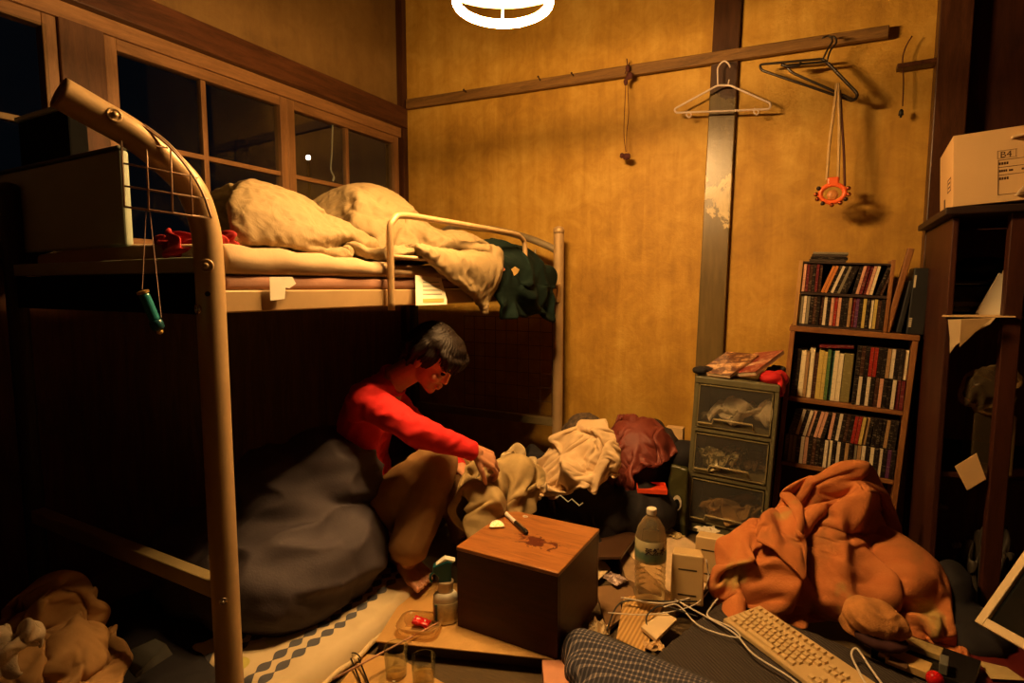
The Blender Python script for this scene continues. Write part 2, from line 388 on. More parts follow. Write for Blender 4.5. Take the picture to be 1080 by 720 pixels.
mp.hexa([(pb[0].x, YB-.035, 0), (pb[1].x, YB-.035, 0), (pb[1].x, YB+.02, 0), (pb[0].x, YB+.02, 0), (pt[0].x, YB-.035, ZC), (pt[1].x, YB-.035, ZC), (pt[1].x, YB+.02, ZC), (pt[0].x, YB+.02, ZC)])
struct('trim_4', mp, t.m, bevel=.004)
# windows: three wooden sash windows with glass
GL = pane_glass('window_glass', .01, .25)
def window(i, y0, y1, zm, ys):
    e = bpy.data.objects.new('window_%d' % i, None); COL.objects.link(e); e.location = (XL, (y0+y1)/2, WZ0); e['kind'] = 'structure'
    f = MB(); w_ = .045
    f.b2((XL-.03, y0, WZ0), (XL+.02, y0+w_, 2.125)); f.b2((XL-.03, y1-w_, WZ0), (XL+.02, y1, 2.125))
    fr = MB(); fr.b2((XL-.029, y0+w_, 2.075), (XL+.019, y1-w_, 2.125)); fr.b2((XL-.029, y0+w_, WZ0), (XL+.019, y1-w_, WZ0+.05))
    mk('window_stile', f, SWV, e, bevel=.003); mk('window_rail', fr, SW, e, bevel=.003)
    mk('muntin', MB().b2((XL-.02, ys-.012, WZ0+.05), (XL+.01, ys+.012, 2.075)), SWV, e, bevel=.002)
    mk('glazing_bar', MB().b2((XL-.019, y0+w_, zm-.011), (XL+.009, y1-w_, zm+.011)), SW, e, bevel=.002)
    k_ = .05 if i == 3 else 0
    a_, b_, c_, d_ = y0+w_, y1-w_, WZ0+.05, 2.075
    mk('pane', MB().hexa([(XL-.007-k_, a_, c_), (XL-.003-k_, a_, c_), (XL-.003+k_, b_, c_), (XL-.007+k_, b_, c_), (XL-.007-k_, a_, d_), (XL-.003-k_, a_, d_), (XL-.003+k_, b_, d_), (XL-.007+k_, b_, d_)]), GL, e)
window(1, 2.11, 2.99, 1.735, 2.54)
window(2, 1.255, 2.11, 1.735, 1.66)
window(3, .26, 1.10, 1.735, .68)
struct('trim_7', MB().b2((XL-.03, 1.10, WZ0), (XL+.035, 1.25, 2.13)), SWD, bevel=.004)
struct('trim_8', MB().b2((XL-.03, WY0, WZ0), (XL+.03, .26, 2.13)), DW, bevel=.004)
# outdoor lamp in the dark behind the window, and a drip of pale cord against the pane
p = AX(325, 166, -9.0)
e = thing('street_lamp', 'small bright lamp shining in the dark outside the window nearest the corner', 'lamp', (p.x, p.y, 0))
mk('lamp_post', MB().tube([(p.x, p.y, -3), (p.x, p.y, p.z-.08)], .03), M('outdoor_metal', (.02, .02, .02), .5, .6), e)
mk('lamp_head', MB().ball(p, .045), emis('cold_lamp', (1, .95, .75), 40), e, smooth=True)
a = [AX(351, 128, XL-.015), AX(350, 160, XL-.015), AX(349, 178, XL-.015), AX(352, 186, XL-.015), AX(351, 191, XL-.015)]
tag(mk('cord', MB().tube(bez(a, 5), [.004]*16+[.006]*5, 8), M('pale_cord', (.5, .5, .45), .6)), 'thin pale cord hanging outside the pane of the window nearest the corner', 'cord')
# ------------------------------------------------------------ ceiling lamp
LC = V((-.885, 1.56, 2.0))
e = thing('ring_lamp', 'glowing white ring-shaped fluorescent lamp hanging from the ceiling', 'lamp', LC)
LAMP_COL = (1, .55, .19); LAMP_S = 640
mk('fluorescent_ring', MB().tube([LC+V((.14*math.cos(a*PI/24), .14*math.sin(a*PI/24), 0)) for a in range(48)], .0125, 12, closed=True), emis('hot_ring', LAMP_COL, LAMP_S), e, smooth=True)
mk('lamp_shade', MB().lathe([(.262, .103), (.258, .115), (.19, .155), (.10, .185), (.045, .19)], LC, 48, cap=False), M('enamel_shade', (.35, .30, .22), .5, var=.1), e, smooth=True, solid=.002)
mk('lamp_holder', MB().lathe([(.035, .07), (.042, .085), (.042, .185), (.02, .22)], LC, 24), M('lamp_plastic', (.5, .45, .35), .4), e, smooth=True)
for a in (0, 2.1, 4.2): mk('ring_clip', MB().tube([LC+V((.035*math.cos(a), .035*math.sin(a), .09)), LC+V((.14*math.cos(a), .14*math.sin(a), .016))], .003, 6), M('lamp_wire', (.5, .5, .5), .3, .8), e)
mk('lamp_cord', MB().tube([LC+V((0, 0, .21)), V((LC.x, LC.y, ZC))], .004, 8), M('black_cord', (.02, .02, .02), .5), e)
# ------------------------------------------------------------ loft bed
BX, BW = -1.28, 1.0
NY, FY = .846, 2.868
STEEL = M('champagne_painted_steel', (.46, .31, .15), .42, .2, .10, 6, .03, 300)
STEELD = M('champagne_steel_dark', (.34, .27, .16), .36, .5, .15)
DSTEEL = M('shade_dark_steel', (.03, .025, .02), .5, .3)  # rear posts: same steel, darkened to paint in the shade there
CHR = M('bolt_steel', (.6, .5, .38), .25, .9, .05)
bed = thing('loft_bed', 'champagne metal loft bed with curved end pipe along the window wall', 'bed', (BX-BW/2, (NY+FY)/2, 0))
def post_cap(x, y, z, r): return MB().lathe([(r+.001, z), (r+.002, z+.02), (r-.004, z+.034), (.008, z+.04)], (x, y, 0), 28)
# near front post runs up and bends into the open-ended pipe
pp = [V((BX, NY, 0)), V((BX, NY, .5)), V((BX, NY, 1.0)), V((BX, NY, 1.22)), V((BX-.002, NY-.006, 1.30))]
ends = [(.0, .034, 1.372), (.004, .085, 1.425), (.012, .15, 1.47), (.022, .215, 1.500), (.03, .27, 1.524)]
pp += [V((BX-a, NY-b, c)) for a, b, c in ends]
pth = bez(pp, 8)
PR = .0305
mk('post', MB().tube(pth, PR, 28, cap=False), STEEL, bed, smooth=True, solid=.003)
tdir = (pth[-1]-pth[-2]).normalized()
mk('pipe_end_plug', MB().tube([pth[-1]-tdir*.012, pth[-1]-tdir*.003], PR-.002, 24), M('black_plastic', (.012, .012, .012), .5), bed)
mk('post', MB().tube([(BX, FY, 0), (BX, FY, 1.44)], .0285, 24), STEEL, bed, smooth=False)
mk('post_cap', post_cap(BX, FY, 1.44, .0285), STEEL, bed, smooth=True)
for y in (NY, FY):
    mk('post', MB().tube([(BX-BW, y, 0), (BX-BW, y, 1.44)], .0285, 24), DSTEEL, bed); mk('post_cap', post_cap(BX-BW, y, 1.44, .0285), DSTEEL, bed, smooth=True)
for x, s in ((BX, 1), (BX-BW, -1)):
    mk('side_rail', MB().b2((x-.012, NY+.02, 1.088), (x+.012, FY-.02, 1.143)), STEEL, bed, bevel=.004)
mk('rail_bracket', MB().b2((BX-.02, FY-.05, 1.07), (BX+.02, FY-.012, 1.165)), STEEL, bed, bevel=.003)
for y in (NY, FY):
    mk('end_rail', MB().b2((BX-BW+.02, y-.012, 1.185), (BX-.02, y+.012, 1.222)), M('lit_grey_green_steel', (.42, .48, .38), .35, .4, .1), bed, bevel=.003)  # rail tone raised in place of weak cool light from the camera side
    if y == NY: mk('end_shade_strip', MB().b2((BX-BW+.02, y-.008, 1.085), (BX-.02, y+.008, 1.184)), M('flat_black', (.006, .006, .006), .8, spec=.05), bed)  # black strip added for the darkness below the near end rail
    mk('lower_end_rail', MB().b2((BX-BW+.02, y-.018, .375), (BX-.02, y+.018, .42)), M('olive_steel', (.26, .20, .09), .45, .3, .15), bed, bevel=.004)
# far end arch
ar = [AY(x, y, FY) for x, y in ((590, 266), (575, 258), (550, 249), (520, 242), (500, 240))]
ar += [V((BX-.66, FY, 1.515)), V((BX-.8, FY, 1.47)), V((BX-.93, FY, 1.38)), V((BX-BW, FY, 1.32))]
mk('end_arch', MB().tube(bez(ar, 6), .020, 16), STEELD, bed, smooth=True)
for k in range(1, 7): mk('end_bar', MB().tube([(BX-BW*k/7, FY, 1.2), (BX-BW*k/7, FY, 1.36)], .006, 8), STEELD, bed)
# slatted base
mb = MB()
for k in range(14):
    y = NY+.1+k*(FY-NY-.2)/13; mb.b2((BX-BW+.01, y-.025, 1.10), (BX-.012, y+.025, 1.118))
mk('bed_slats', mb, M('dark_slats', (.05, .035, .025), .6), bed)
# guard rail: bent rod with a lower bar
gx = BX+.035; g = [V((gx, 1.45, 1.075)), V((gx, 1.45, 1.2)), V((gx, 1.45, 1.33)), V((gx, 1.468, 1.368)), V((gx, 1.515, 1.388)), V((gx, 1.7, 1.392)), V((gx, 2.25, 1.392)), V((gx, 2.36, 1.38)), V((gx, 2.40, 1.34)), V((gx, 2.40, 1.2)), V((gx, 2.40, 1.075))]
mk('guard_rail', MB().tube(bez(g, 5), .0115, 14), STEEL, bed, smooth=True)
mk('guard_bar', MB().tube([(gx, 1.45, 1.25), (gx, 2.40, 1.25)], .008, 10), STEEL, bed, smooth=True)
# bolts on the near post
for z, big in ((1.20, 1), (.385, 0)):
    c = V((BX, NY, z)); d = V((.72, -.70, 0)).normalized(); q = d.to_track_quat('Z', 'Y').to_matrix()
    s_ = 1 if big else .6
    mk('bolt', MB().lathe([(.016*s_, 0), (.016*s_, .004), (.0125*s_, .006), (.011*s_, .004), (.006*s_, .004), (.006*s_, .010), (.002, .011)], c+d*(PR-.002), 20, q), CHR if not big else STEEL, bed, smooth=True)
c = V((BX, NY, 1.10)); d = V((-.1, -1, 0)).normalized()
mk('bolt', MB().lathe([(.013, 0), (.013, .005), (.008, .007), (.006, .003), (.001, .003)], c+d*(PR-.002), 20, d.to_track_quat('Z', 'Y').to_matrix()), CHR, bed, smooth=True)
d = V((.72, -.70, 0)).normalized()
mk('bolt_hole', MB().lathe([(.006, 0), (.006, .003)], V((BX, NY, 1.135))+d*(PR-.001), 16, d.to_track_quat('Z', 'Y').to_matrix()), M('black_plastic'), bed)
i_ = 61; c = pth[-12]; d = V((.80, -.38, .25)).normalized()
tt = (pth[-11]-pth[-13]).normalized(); d = (d-tt*d.dot(tt)).normalized()
mk('bolt', MB().lathe([(.015, 0), (.015, .004), (.012, .006), (.010, .003), (.006, .003), (.006, .009), (.001, .010)], c+d*(PR-.002), 20, d.to_track_quat('Z', 'Y').to_matrix()), STEEL, bed, smooth=True)
# wire grid that fills the bend of the pipe
def gp(px, py): # grid plane just outside the pipe
    n = V((.9, -.44, 0)).normalized(); o = V((BX, NY-.03, 1.3))+n*.060
    d = _ray(px, py); return _O+d*((o-_O).dot(n)/d.dot(n))
GW = M('grid_wire', (.62, .42, .28), .4, .2, .1)
mb = MB()
arcp = [(127, 123), (152, 134), (178, 154), (200, 180), (214, 204), (223, 230)]
mb.tube(bez([gp(*q) for q in arcp], 5), .0028, 8); mb.tube(bez([gp(*q)+V((0, 0, .006)) for q in arcp[1:5]], 5), .0018, 8)
mb.tube([gp(127, 123), gp(131, 218)], .0022, 8); mb.tube([gp(131, 218), gp(223, 230)], .0022, 8)
for a, b in (((154, 136), (157, 223)), ((180, 155), (182, 225)), ((201, 182), (203, 228))): mb.tube([gp(*a), gp(*b)], .002, 8)
for a, b in (((128, 148), (177, 156)), ((129, 172), (209, 187)), ((131, 196), (220, 210))): mb.tube([gp(*a), gp(*b)], .002, 8)
mk('grid_panel', mb, GW, bed, smooth=True)
# mesh panel at the far lower end
mb = MB(); x0, x1, z0, z1 = BX-.62, BX-.035, .43, .98
for k in range(9): x = x0+(x1-x0)*k/8; mb.tube([(x, FY, z0), (x, FY, z1)], .0022, 6)
for k in range(8): z = z0+(z1-z0)*k/7; mb.tube([(x0, FY-.004, z), (x1, FY-.004, z)], .0022, 6)
mk('mesh_panel', mb, M('mesh_wire', (.12, .07, .04), .5, .5), bed)
# mattresses
tag(mk('thin_mattress', MB().b2((BX-BW+.03, NY+.035, 1.144), (BX+.004, FY-.05, 1.180)), M('mauve_brown_cloth', (.33, .17, .11), .85, var=.12, bump=.2, bs=90), bevel=.014, seg=4),
    'thin mauve-brown mattress pad directly on the bed frame', 'mattress')
mb = MB(); bm = mb.bm
n_ = 30; prof = []
for k in range(n_+1):
    y = NY+.035+(1.74-NY-.035)*k/n_; s = .5+.5*math.cos(PI*k/n_)
    prof.append((y, 1.225+.028*s+.004*math.sin(k*1.3), 1.183))
pts = []
vsA = [bm.verts.new((BX+.006+.004*math.sin(k*.9), p[0], p[2])) for k, p in enumerate(prof)]
vsM = [bm.verts.new((BX+.020+.004*math.sin(k*.9), p[0], (p[1]+p[2])/2)) for k, p in enumerate(prof)]
vsB = [bm.verts.new((BX+.002, p[0], p[1])) for p in prof]; vsC = [bm.verts.new((BX-.6, p[0], p[1]+.02)) for p in prof]
vsD = [bm.verts.new((BX-BW+.06, p[0], p[1])) for p in prof]; vsE = [bm.verts.new((BX-BW+.06, p[0], p[2])) for p in prof]
rows = [vsA, vsM, vsB, vsC, vsD, vsE]
for a, b in zip(rows, rows[1:]+rows[:1]):
    for k in range(n_): bm.faces.new((a[k], a[k+1], b[k+1], b[k]))
for k in (0, n_): bm.faces.new([r[k] for r in rows])
tag(mk('foam_mattress', mb, M('cream_ticking', (.42, .30, .17), .85, var=.08, vs=5, bump=.25, bs=40), smooth=True, bevel=.01), 'cream foam mattress folded flat at the near half of the upper bunk', 'mattress')
tag(mk('folded_quilt', MB().b2((BX-.5, 1.76, 1.182), (BX+.005, 2.05, 1.212)).b2((BX-.5, 1.77, 1.213), (BX+.0, 1.9, 1.235)), M('pinkish_quilt', (.55, .36, .24), .85, var=.1, bump=.2), bevel=.01, seg=3), 'pinkish folded quilt edge on the bunk behind the guard rail', 'quilt')
# paper tags on the rail
PAP = M('tag_paper', (.80, .74, .58), .8, var=.04)
INK = M('grey_ink', (.25, .28, .22), .8, var=0); INKY = M('orange_ink', (.62, .36, .10), .8, var=0)
def on_rail(px, py, x): return AX(px, py, x)
e = thing('paper_tag', 'torn white paper tag stuck on the bed rail near the front post', 'tag', AX(292, 317, BX+.016))
mk('tag_sheet', MB().prism([AX(x, y, BX+.026) for x, y in ((284, 292), (285, 317), (300, 315), (301, 303), (305, 304), (312, 299), (308, 292))], (.0012, 0, 0)), PAP, e)
e = thing('paper_tag', 'larger white washing-care label hanging over the bed rail beside the guard rail', 'tag', AX(455, 322, BX+.016))
mk('tag_sheet', MB().prism([AX(x, y, BX+.029+(y-290)*.0010) for x, y in ((438, 290), (438.5, 322), (471, 321), (471, 316), (465, 293))], (.0012, 0, 0)), PAP, e)
mb = MB()
for k in range(4): mb.prism([AX(x, y, BX+.0310+(y-290)*.0010) for x, y in ((446, 297+k*4.2), (446, 298+k*4.2), (463+k, 298+k*4.2), (463+k, 297+k*4.2))], (.0005, 0, 0))
mk('print', mb, INK, e)
mk('print_band', MB().prism([AX(x, y, BX+.0310+(y-290)*.0010) for x, y in ((446, 315), (446, 319), (468, 318.5), (468, 314.5))], (.0005, 0, 0)), INKY, e)
# comforter and green jacket
def quilt_mat(name, a, b, bs=14):
    t = NT(name); co = t.coord('Object'); n = t.noise(co, bs, 5, .6, 1.2); n2 = t.noise(co, 3, 3)
    t.link(t.ramp(n2, [(.3, a), (.7, b)]), t.b.inputs['Base Color']); t.b.inputs['Roughness'].default_value = .8
    
    w_ = t.new('ShaderNodeTexVoronoi', feature='SMOOTH_F1'); w_.inputs['Scale'].default_value = bs*1.4; t.link(co, w_.inputs['Vector'])
    t.bump(t.math('ADD', n, t.math('MULTIPLY', w_.outputs[0], .5)), .55, .012); return t.m
tag(cloth('comforter', 'comforter', quilt_mat('beige_quilting', (.20, .14, .058), (.285, .205, .095)), solid=.035, sub=2, fold=(.014, .034), fix=lambda p: (p.x, p.y, p.z if p.z > 1.17 else 1.17+(p.z-1.17)*.62)), 'rumpled beige comforter heaped on the upper bunk', 'comforter')
tag(cloth('green', 'jacket', M('dark_green_fleece', (.005, .013, .010), .9, var=.3, spec=.15, bump=.2), solid=.02, sub=2, fix=lambda p: (p.x, p.y, p.z if p.z > 1.17 else 1.17+(p.z-1.17)*.55)), 'dark green jacket draped over the far end of the guard rail', 'jacket')
# hard case at the near end of the bunk
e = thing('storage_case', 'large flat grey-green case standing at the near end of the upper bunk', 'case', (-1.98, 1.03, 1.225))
mk('case_body', MB().b2((-2.42, .872, 1.262), (-1.68, .895, 1.52)), M('lit_grey_green_plastic', (.36, .42, .33), .45, var=.12, vs=3), e, bevel=.008, seg=3)  # lightened colour stands in for faint cool light on the near face
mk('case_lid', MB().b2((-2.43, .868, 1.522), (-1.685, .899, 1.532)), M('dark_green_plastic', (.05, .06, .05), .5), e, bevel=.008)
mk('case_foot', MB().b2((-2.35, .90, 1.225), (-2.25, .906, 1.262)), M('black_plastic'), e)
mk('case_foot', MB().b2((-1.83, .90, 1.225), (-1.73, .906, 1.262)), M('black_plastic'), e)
_j = bpy.data.objects['jacket']
def surface_patch(o, pts, off, wording_mat, parent, name):
    from mathutils.bvhtree import BVHTree
    dg = bpy.context.evaluated_depsgraph_get(); dg.update(); bv = BVHTree.FromObject(o, dg); mi = o.matrix_world.inverted()
    vs = []
    for px, py in pts:
        d = _ray(px, py).normalized(); h = bv.ray_cast(_O-o.location, d)
        vs.append((h[0]+o.location-d*off) if h[0] else None)
    if all(v is not None for v in vs): mk(name, MB().prism(vs, _ray(540, 360).normalized()*-.002), wording_mat, parent)
surface_patch(_j, [(539, 284), (543, 281), (548, 284), (546, 288), (542, 291), (541, 287)], .006, M('gold_embroidery', (.55, .36, .12), .6), _j, 'embroidered_emblem')
surface_patch(_j, [(526, 281), (529, 279), (533, 284), (531, 286)], .006, M('pink_embroidery', (.45, .16, .08), .6), _j, 'embroidered_emblem')
e = thing('black_cabinet', 'black cabinet with a grey-green top standing behind the flat case by the left window', 'cabinet', (-2.1, 1.08, 1.225))
mk('cabinet_body', MB().b2((-2.40, .93, 1.226), (-2.07, .985, 1.70)), M('flat_black', (.006, .006, .006), .8, spec=.05), e, bevel=.006)
mk('cabinet_top', MB().b2((-2.41, .925, 1.701), (-2.06, .99, 1.716)), M('lit_grey_green_plastic'), e, bevel=.003)
tag(cloth('towel', 'red_cloth', M('deep_red_cloth', (.33, .008, .01), .8, var=.2), solid=.006, sub=2, loc=(-1.46, .935, 1.223), rotz=.3, scale=(.9, .5, .55)), 'crumpled dark red cloth on the bunk behind the wire grid', 'cloth')
# teal torch hanging on a string from the grid
a0 = gp(154, 223); a1 = gp(158, 223)
e = thing('hanging_torch', 'small teal torch with a pale bulb hanging by a string from the wire grid', 'torch', gp(168, 357))
TE = M('teal_plastic', (.02, .20, .22), .3, var=.1)
A, B = gp(150, 306), gp(168, 348); d = (B-A).normalized(); q = d.to_track_quat('Z', 'Y').to_matrix(); L = (B-A).length
mk('torch_barrel', MB().lathe([(.009, .008), (.0105, .012), (.0105, L*.72), (.009, L*.74)], A, 20, q), TE, e, smooth=False)
mk('end_ring', MB().lathe([(.006, 0), (.012, .002), (.012, .007), (.006, .009)], A, 20, q), M('brass', (.7, .45, .15), .3, .9), e)
mk('torch_head', MB().lathe([(.010, L*.74), (.0125, L*.77), (.0135, L*.85), (.0125, L*.95), (.008, L)], A, 20, q), M('dark_teal_plastic', (.01, .07, .09), .3), e, smooth=True)
mk('bulb', MB().ball(B+d*.003, .0065, 12), M('amber_bulb', (.85, .55, .15), .2), e, smooth=True)
mk('clip', MB().tube(bez([A+q @ V((.013, 0, L*.7)), A+q @ V((.022, 0, L*.78)), A+q @ V((.022, 0, L*.92)), A+q @ V((.012, 0, L*.97))], 4), .002, 8), M('dark_teal_plastic'), e, smooth=True)
mk('string', MB().tube([a0, A+V((0, 0, .002))], .0009, 6).tube([a1, gp(170, 335)], .0009, 6), M('pinkish_string', (.5, .33, .28), .8), e)
# ------------------------------------------------------------ things hanging on the back wall
POLE = wood('weathered_rail_timber', (.10, .05, .015), (.24, .125, .035), .55, 3, (1, 10, 10), .2)
pl, pr = V((-2.42, 2.995, 2.325)), V((.19, 2.985, 2.235))
d = (pr-pl).normalized(); u = V((-d.z, 0, d.x))
tag(mk('wall_rail', MB().hexa([pl-u*.03, pr-u*.024, pr-u*.024+V((0, .03, 0)), pl-u*.03+V((0, .03, 0)), pl+u*.03, pr+u*.024, pr+u*.024+V((0, .03, 0)), pl+u*.03+V((0, .03, 0))]), POLE, bevel=.004),
    'long slanting wooden rail fixed across the back wall', 'rail')
for px, py, ln in ((570, 85, .05), (492, 97, .02), (605, 80, .02)):
    c = AY(px, py, 2.985)
    tag(mk('nail', MB().tube([c+V((0, .0, 0)), c+V((0, -.03, .012*ln*20))], .003, 8).ball(c+V((0, -.03, .012*ln*20)), .006, 8), M('rusty_nail', (.07, .03, .015), .6, .6)),
        {570: 'bent nail standing out of the rail between the lamp and the knotted string', 492: 'nail nearest the room corner on the wooden rail', 605: 'small nail in the rail left of the knotted string'}[px], 'nail')
# knotted string
e = thing('knotted_string', 'dark knotted string hanging from the rail with a small clump at its end', 'string', AY(661, 168, 2.95))
STRING_MATERIAL = M('dark_red_string', (.07, .015, .01), .8)
mb = MB()
for a, b in (((661, 62), (663, 78)), ((664, 66), (659, 78))): mb.tube([AY(*a, 2.975), AY(*b, 2.955)], .003, 6)
mk('string_tie', mb, STRING_MATERIAL, e)
mb = MB().ball(AY(662, 72, 2.955), (.012, .01, .018), 10).ball(AY(664, 80, 2.952), (.018, .01, .02), 10).ball(AY(660, 86, 2.95), (.011, .009, .02), 10)
mk('knot', wrinkle(remeshed(mb, .003, 1), .002, 60), STRING_MATERIAL, e, smooth=True)
mk('strand', MB().tube(bez([AY(660, 88, 2.95), AY(659, 110, 2.95), AY(658, 140, 2.95), AY(660, 160, 2.95)], 5), .0018, 6), STRING_MATERIAL, e)
mk('strand', MB().tube(bez([AY(662, 88, 2.95), AY(663, 120, 2.95), AY(661, 140, 2.95), AY(661, 160, 2.95)], 5), .0018, 6), STRING_MATERIAL, e)
mb = MB().ball(AY(661, 165, 2.95), (.022, .014, .016), 10).ball(AY(656, 164, 2.948), .012, 8)
mk('clump', wrinkle(remeshed(mb, .003, 1), .003, 70), STRING_MATERIAL, e, smooth=True)
# hangers
def ypts(l, y): return [AY(a, b, y) for a, b in l]
def round_poly(p, r=.012, k=4):
    out = []; n = len(p)
    for i in range(n):
        a, b, c = p[i-1], p[i], p[(i+1) % n]; u = (a-b); w = (c-b); ru = min(r, u.length*.45); rw = min(r, w.length*.45); s = b+u.normalized()*ru; t = b+w.normalized()*rw
        out += [s*(1-q)**2+b*2*q*(1-q)+t*q*q for q in [j/k for j in range(k+1)]]
    return out
WH = M('white_hanger_plastic', (.72, .60, .52), .35, var=.05)
e = thing('clothes_hanger', 'empty white plastic clothes hanger in front of the worn pillar', 'hanger', AY(762, 116, 2.93))
y = 2.945
mk('hanger_body', MB().tube(round_poly(ypts([(711, 115), (757, 90), (770, 90), (813, 109), (812, 115), (713, 119)], y)), .0048, 12, closed=True), WH, e, smooth=True)
mk('hanger_hook', MB().tube(bez(ypts([(757, 89), (757, 80), (757, 72), (760, 67), (764, 64.5), (768, 67), (770, 71)], y), 4), .0036, 10), WH, e, smooth=True)
mk('inner_notch', MB().tube(ypts([(768, 89), (769, 84)], y), .003, 8), WH, e)
for x, yy in ((726, 121), (797, 118)):
    mk('strap_hook', MB().tube(bez(ypts([(x-1, yy-4), (x-2, yy), (x+1, yy+3), (x+3, yy), (x+2, yy-2)], y), 4), .0035, 8), WH, e, smooth=True)
BH = M('black_hanger_plastic', (.018, .012, .01), .3)
def black_hanger(wording, dx, dy, y0, pts, hook):
    e = thing('clothes_hanger', wording, 'hanger', AY(850+dx, 95+dy, y0), 'black hangers on the rail')
    mk('hanger_body', MB().tube(round_poly(ypts([(a+dx, b+dy) for a, b in pts], y0), .014), .0055, 12, closed=True), BH, e, smooth=True)
    mk('hanger_hook', MB().tube(bez(ypts([(a+dx, b+dy) for a, b in hook], y0), 4), .004, 10), BH, e, smooth=True)
    return e
black_hanger('black hanger turned left on the rail, carrying nothing', 0, 0, 2.90, [(801, 68), (868, 62), (905, 100), (900, 107), (803, 74)], [(868, 62), (874, 50), (878, 43), (874, 38), (867, 40)])
black_hanger('black hanger behind, its right shoulder carrying the toy on two straps', 6, 1, 2.88, [(822, 68), (866, 64), (899, 98), (896, 105), (830, 76)], [(866, 64), (870, 52), (876, 44), (874, 38), (869, 38)])
tag(mk('hanger_clip', MB().tube(bez(ypts([(824, 68), (832, 70), (842, 69), (845, 66)], 2.87), 4), .007, 10), BH, smooth=True), 'small black clip lying along the left black hanger bar', 'clip')
# rattle toy on straps
e = thing('bell_toy', 'orange ring-shaped bell toy hanging on tan straps from a black hanger', 'toy', AY(878, 215, 2.86))
OR = M('orange_plastic', (.80, .13, .03), .35, var=.08)
cy_ = AY(878, 204, 2.86); r_ = .046
mk('strap', MB().tube(bez(ypts([(883, 88), (879, 120), (875, 150), (872, 190)], 2.86), 5), [.0065]*16, 6), M('tan_strap', (.50, .34, .15), .85, var=.2, vs=40), e)
mk('strap', MB().tube(bez(ypts([(884, 88), (885, 120), (885, 150), (884, 190)], 2.862), 5), [.0065]*16, 6), M('tan_strap'), e)
mk('dark_cord', MB().tube(bez(ypts([(886, 95), (888, 130), (890, 160), (891, 196)], 2.868), 5), .005, 6), M('dark_red_string'), e)
mk('toy_ring', MB().tube([cy_+V((r_*math.cos(a*PI/16), 0, r_*.82*math.sin(a*PI/16))) for a in range(32)], .010, 10, closed=True), OR, e, smooth=True)
mk('toy_head', MB().box(cy_+V((0, 0, .052)), (.045, .016, .035)), OR, e, bevel=.007, seg=3)
mk('toy_core', MB().lathe([(.004, -.008), (.020, -.008), (.022, 0), (.020, .008), (.004, .008)], cy_+V((0, 0, -.006)), 20, Euler((PI/2, 0, 0)).to_matrix()), M('tan_plastic', (.55, .22, .06), .4), e, smooth=True)
for k, a in enumerate((150, 180, 205, 235, 270, 300, 325, 350, 20)):
    x = cy_+V(((r_+.016)*math.cos(R(a)), -.006, (r_+.012)*.85*math.sin(R(a))))
    mk('bell', MB().ball(x, .0095, 12), M('copper_bell', (.45, .12, .05), .25, .9) if k % 3 else M('black_bell', (.02, .01, .01), .3), e, smooth=True)
e = thing('power_cord', 'thin dark cord with a small plug dangling by the corner pillar', 'cord', AY(949, 124, 2.98))
mk('cord_line', MB().tube(bez(ypts([(962, 38), (956, 48), (952, 62), (953, 85), (952, 112)], 2.99), 5), .0025, 8), M('dark_red_string'), e, smooth=True)
mk('plug', MB().lathe([(.003, .035), (.008, .028), (.010, .01), (.004, .008), (.004, 0)], AY(950, 124, 2.985), 12), M('black_plastic'), e, smooth=True)
tag(mk('wall_bar', MB().b2(AY(945, 72, 3.03), AY(990, 65, 2.97)), DWH, bevel=.002), 'short dark wooden bar near the pillar at the right end of the wall', 'bar')
# ------------------------------------------------------------ plastic drawer unit
def frame_mat(loc, ry, rz=0): return Matrix.Translation(loc) @ Euler((0, ry, rz)).to_matrix().to_4x4()
def xf(mb, m): bmesh.ops.transform(mb.bm, matrix=m, verts=mb.bm.verts[:]); return mb
DT = R(2.6); DM = frame_mat((-.356, 2.65, .012), DT)   # local x -.176..176, y 0..35, z up
e = thing('drawer_unit', 'three-drawer olive plastic drawer unit standing against the back wall', 'drawers', (-.356, 2.82, 0))
OL = M('olive_plastic', (.115, .105, .055), .4, var=.1, vs=4)
W2, Hh, Dp = .176, .73, .34
mb = MB().b2((-W2, 0, .0), (-W2+.02, Dp, Hh)).b2((W2-.02, 0, 0), (W2, Dp, Hh)).b2((-W2, Dp-.01, 0), (W2, Dp, Hh)).b2((-W2, -.004, Hh-.03), (W2, Dp, Hh)).b2((-W2, 0, 0), (W2, Dp, .045))
zs = [(.055, .255), (.29, .47), (.505, .695)]
for a, b in zip(zs, zs[1:]): mb.b2((-W2+.01, 0, a[1]+.006), (W2-.01, Dp, b[0]-.006))
mk('drawer_frame', xf(mb, DM), OL, e, bevel=.004)
CLEAR_PLASTIC = glassy('smoky_clear_plastic', (.88, .84, .74), .03, .25, .3); RIM_PLASTIC = M('pale_drawer_border', (.34, .27, .13), .3, var=.05)
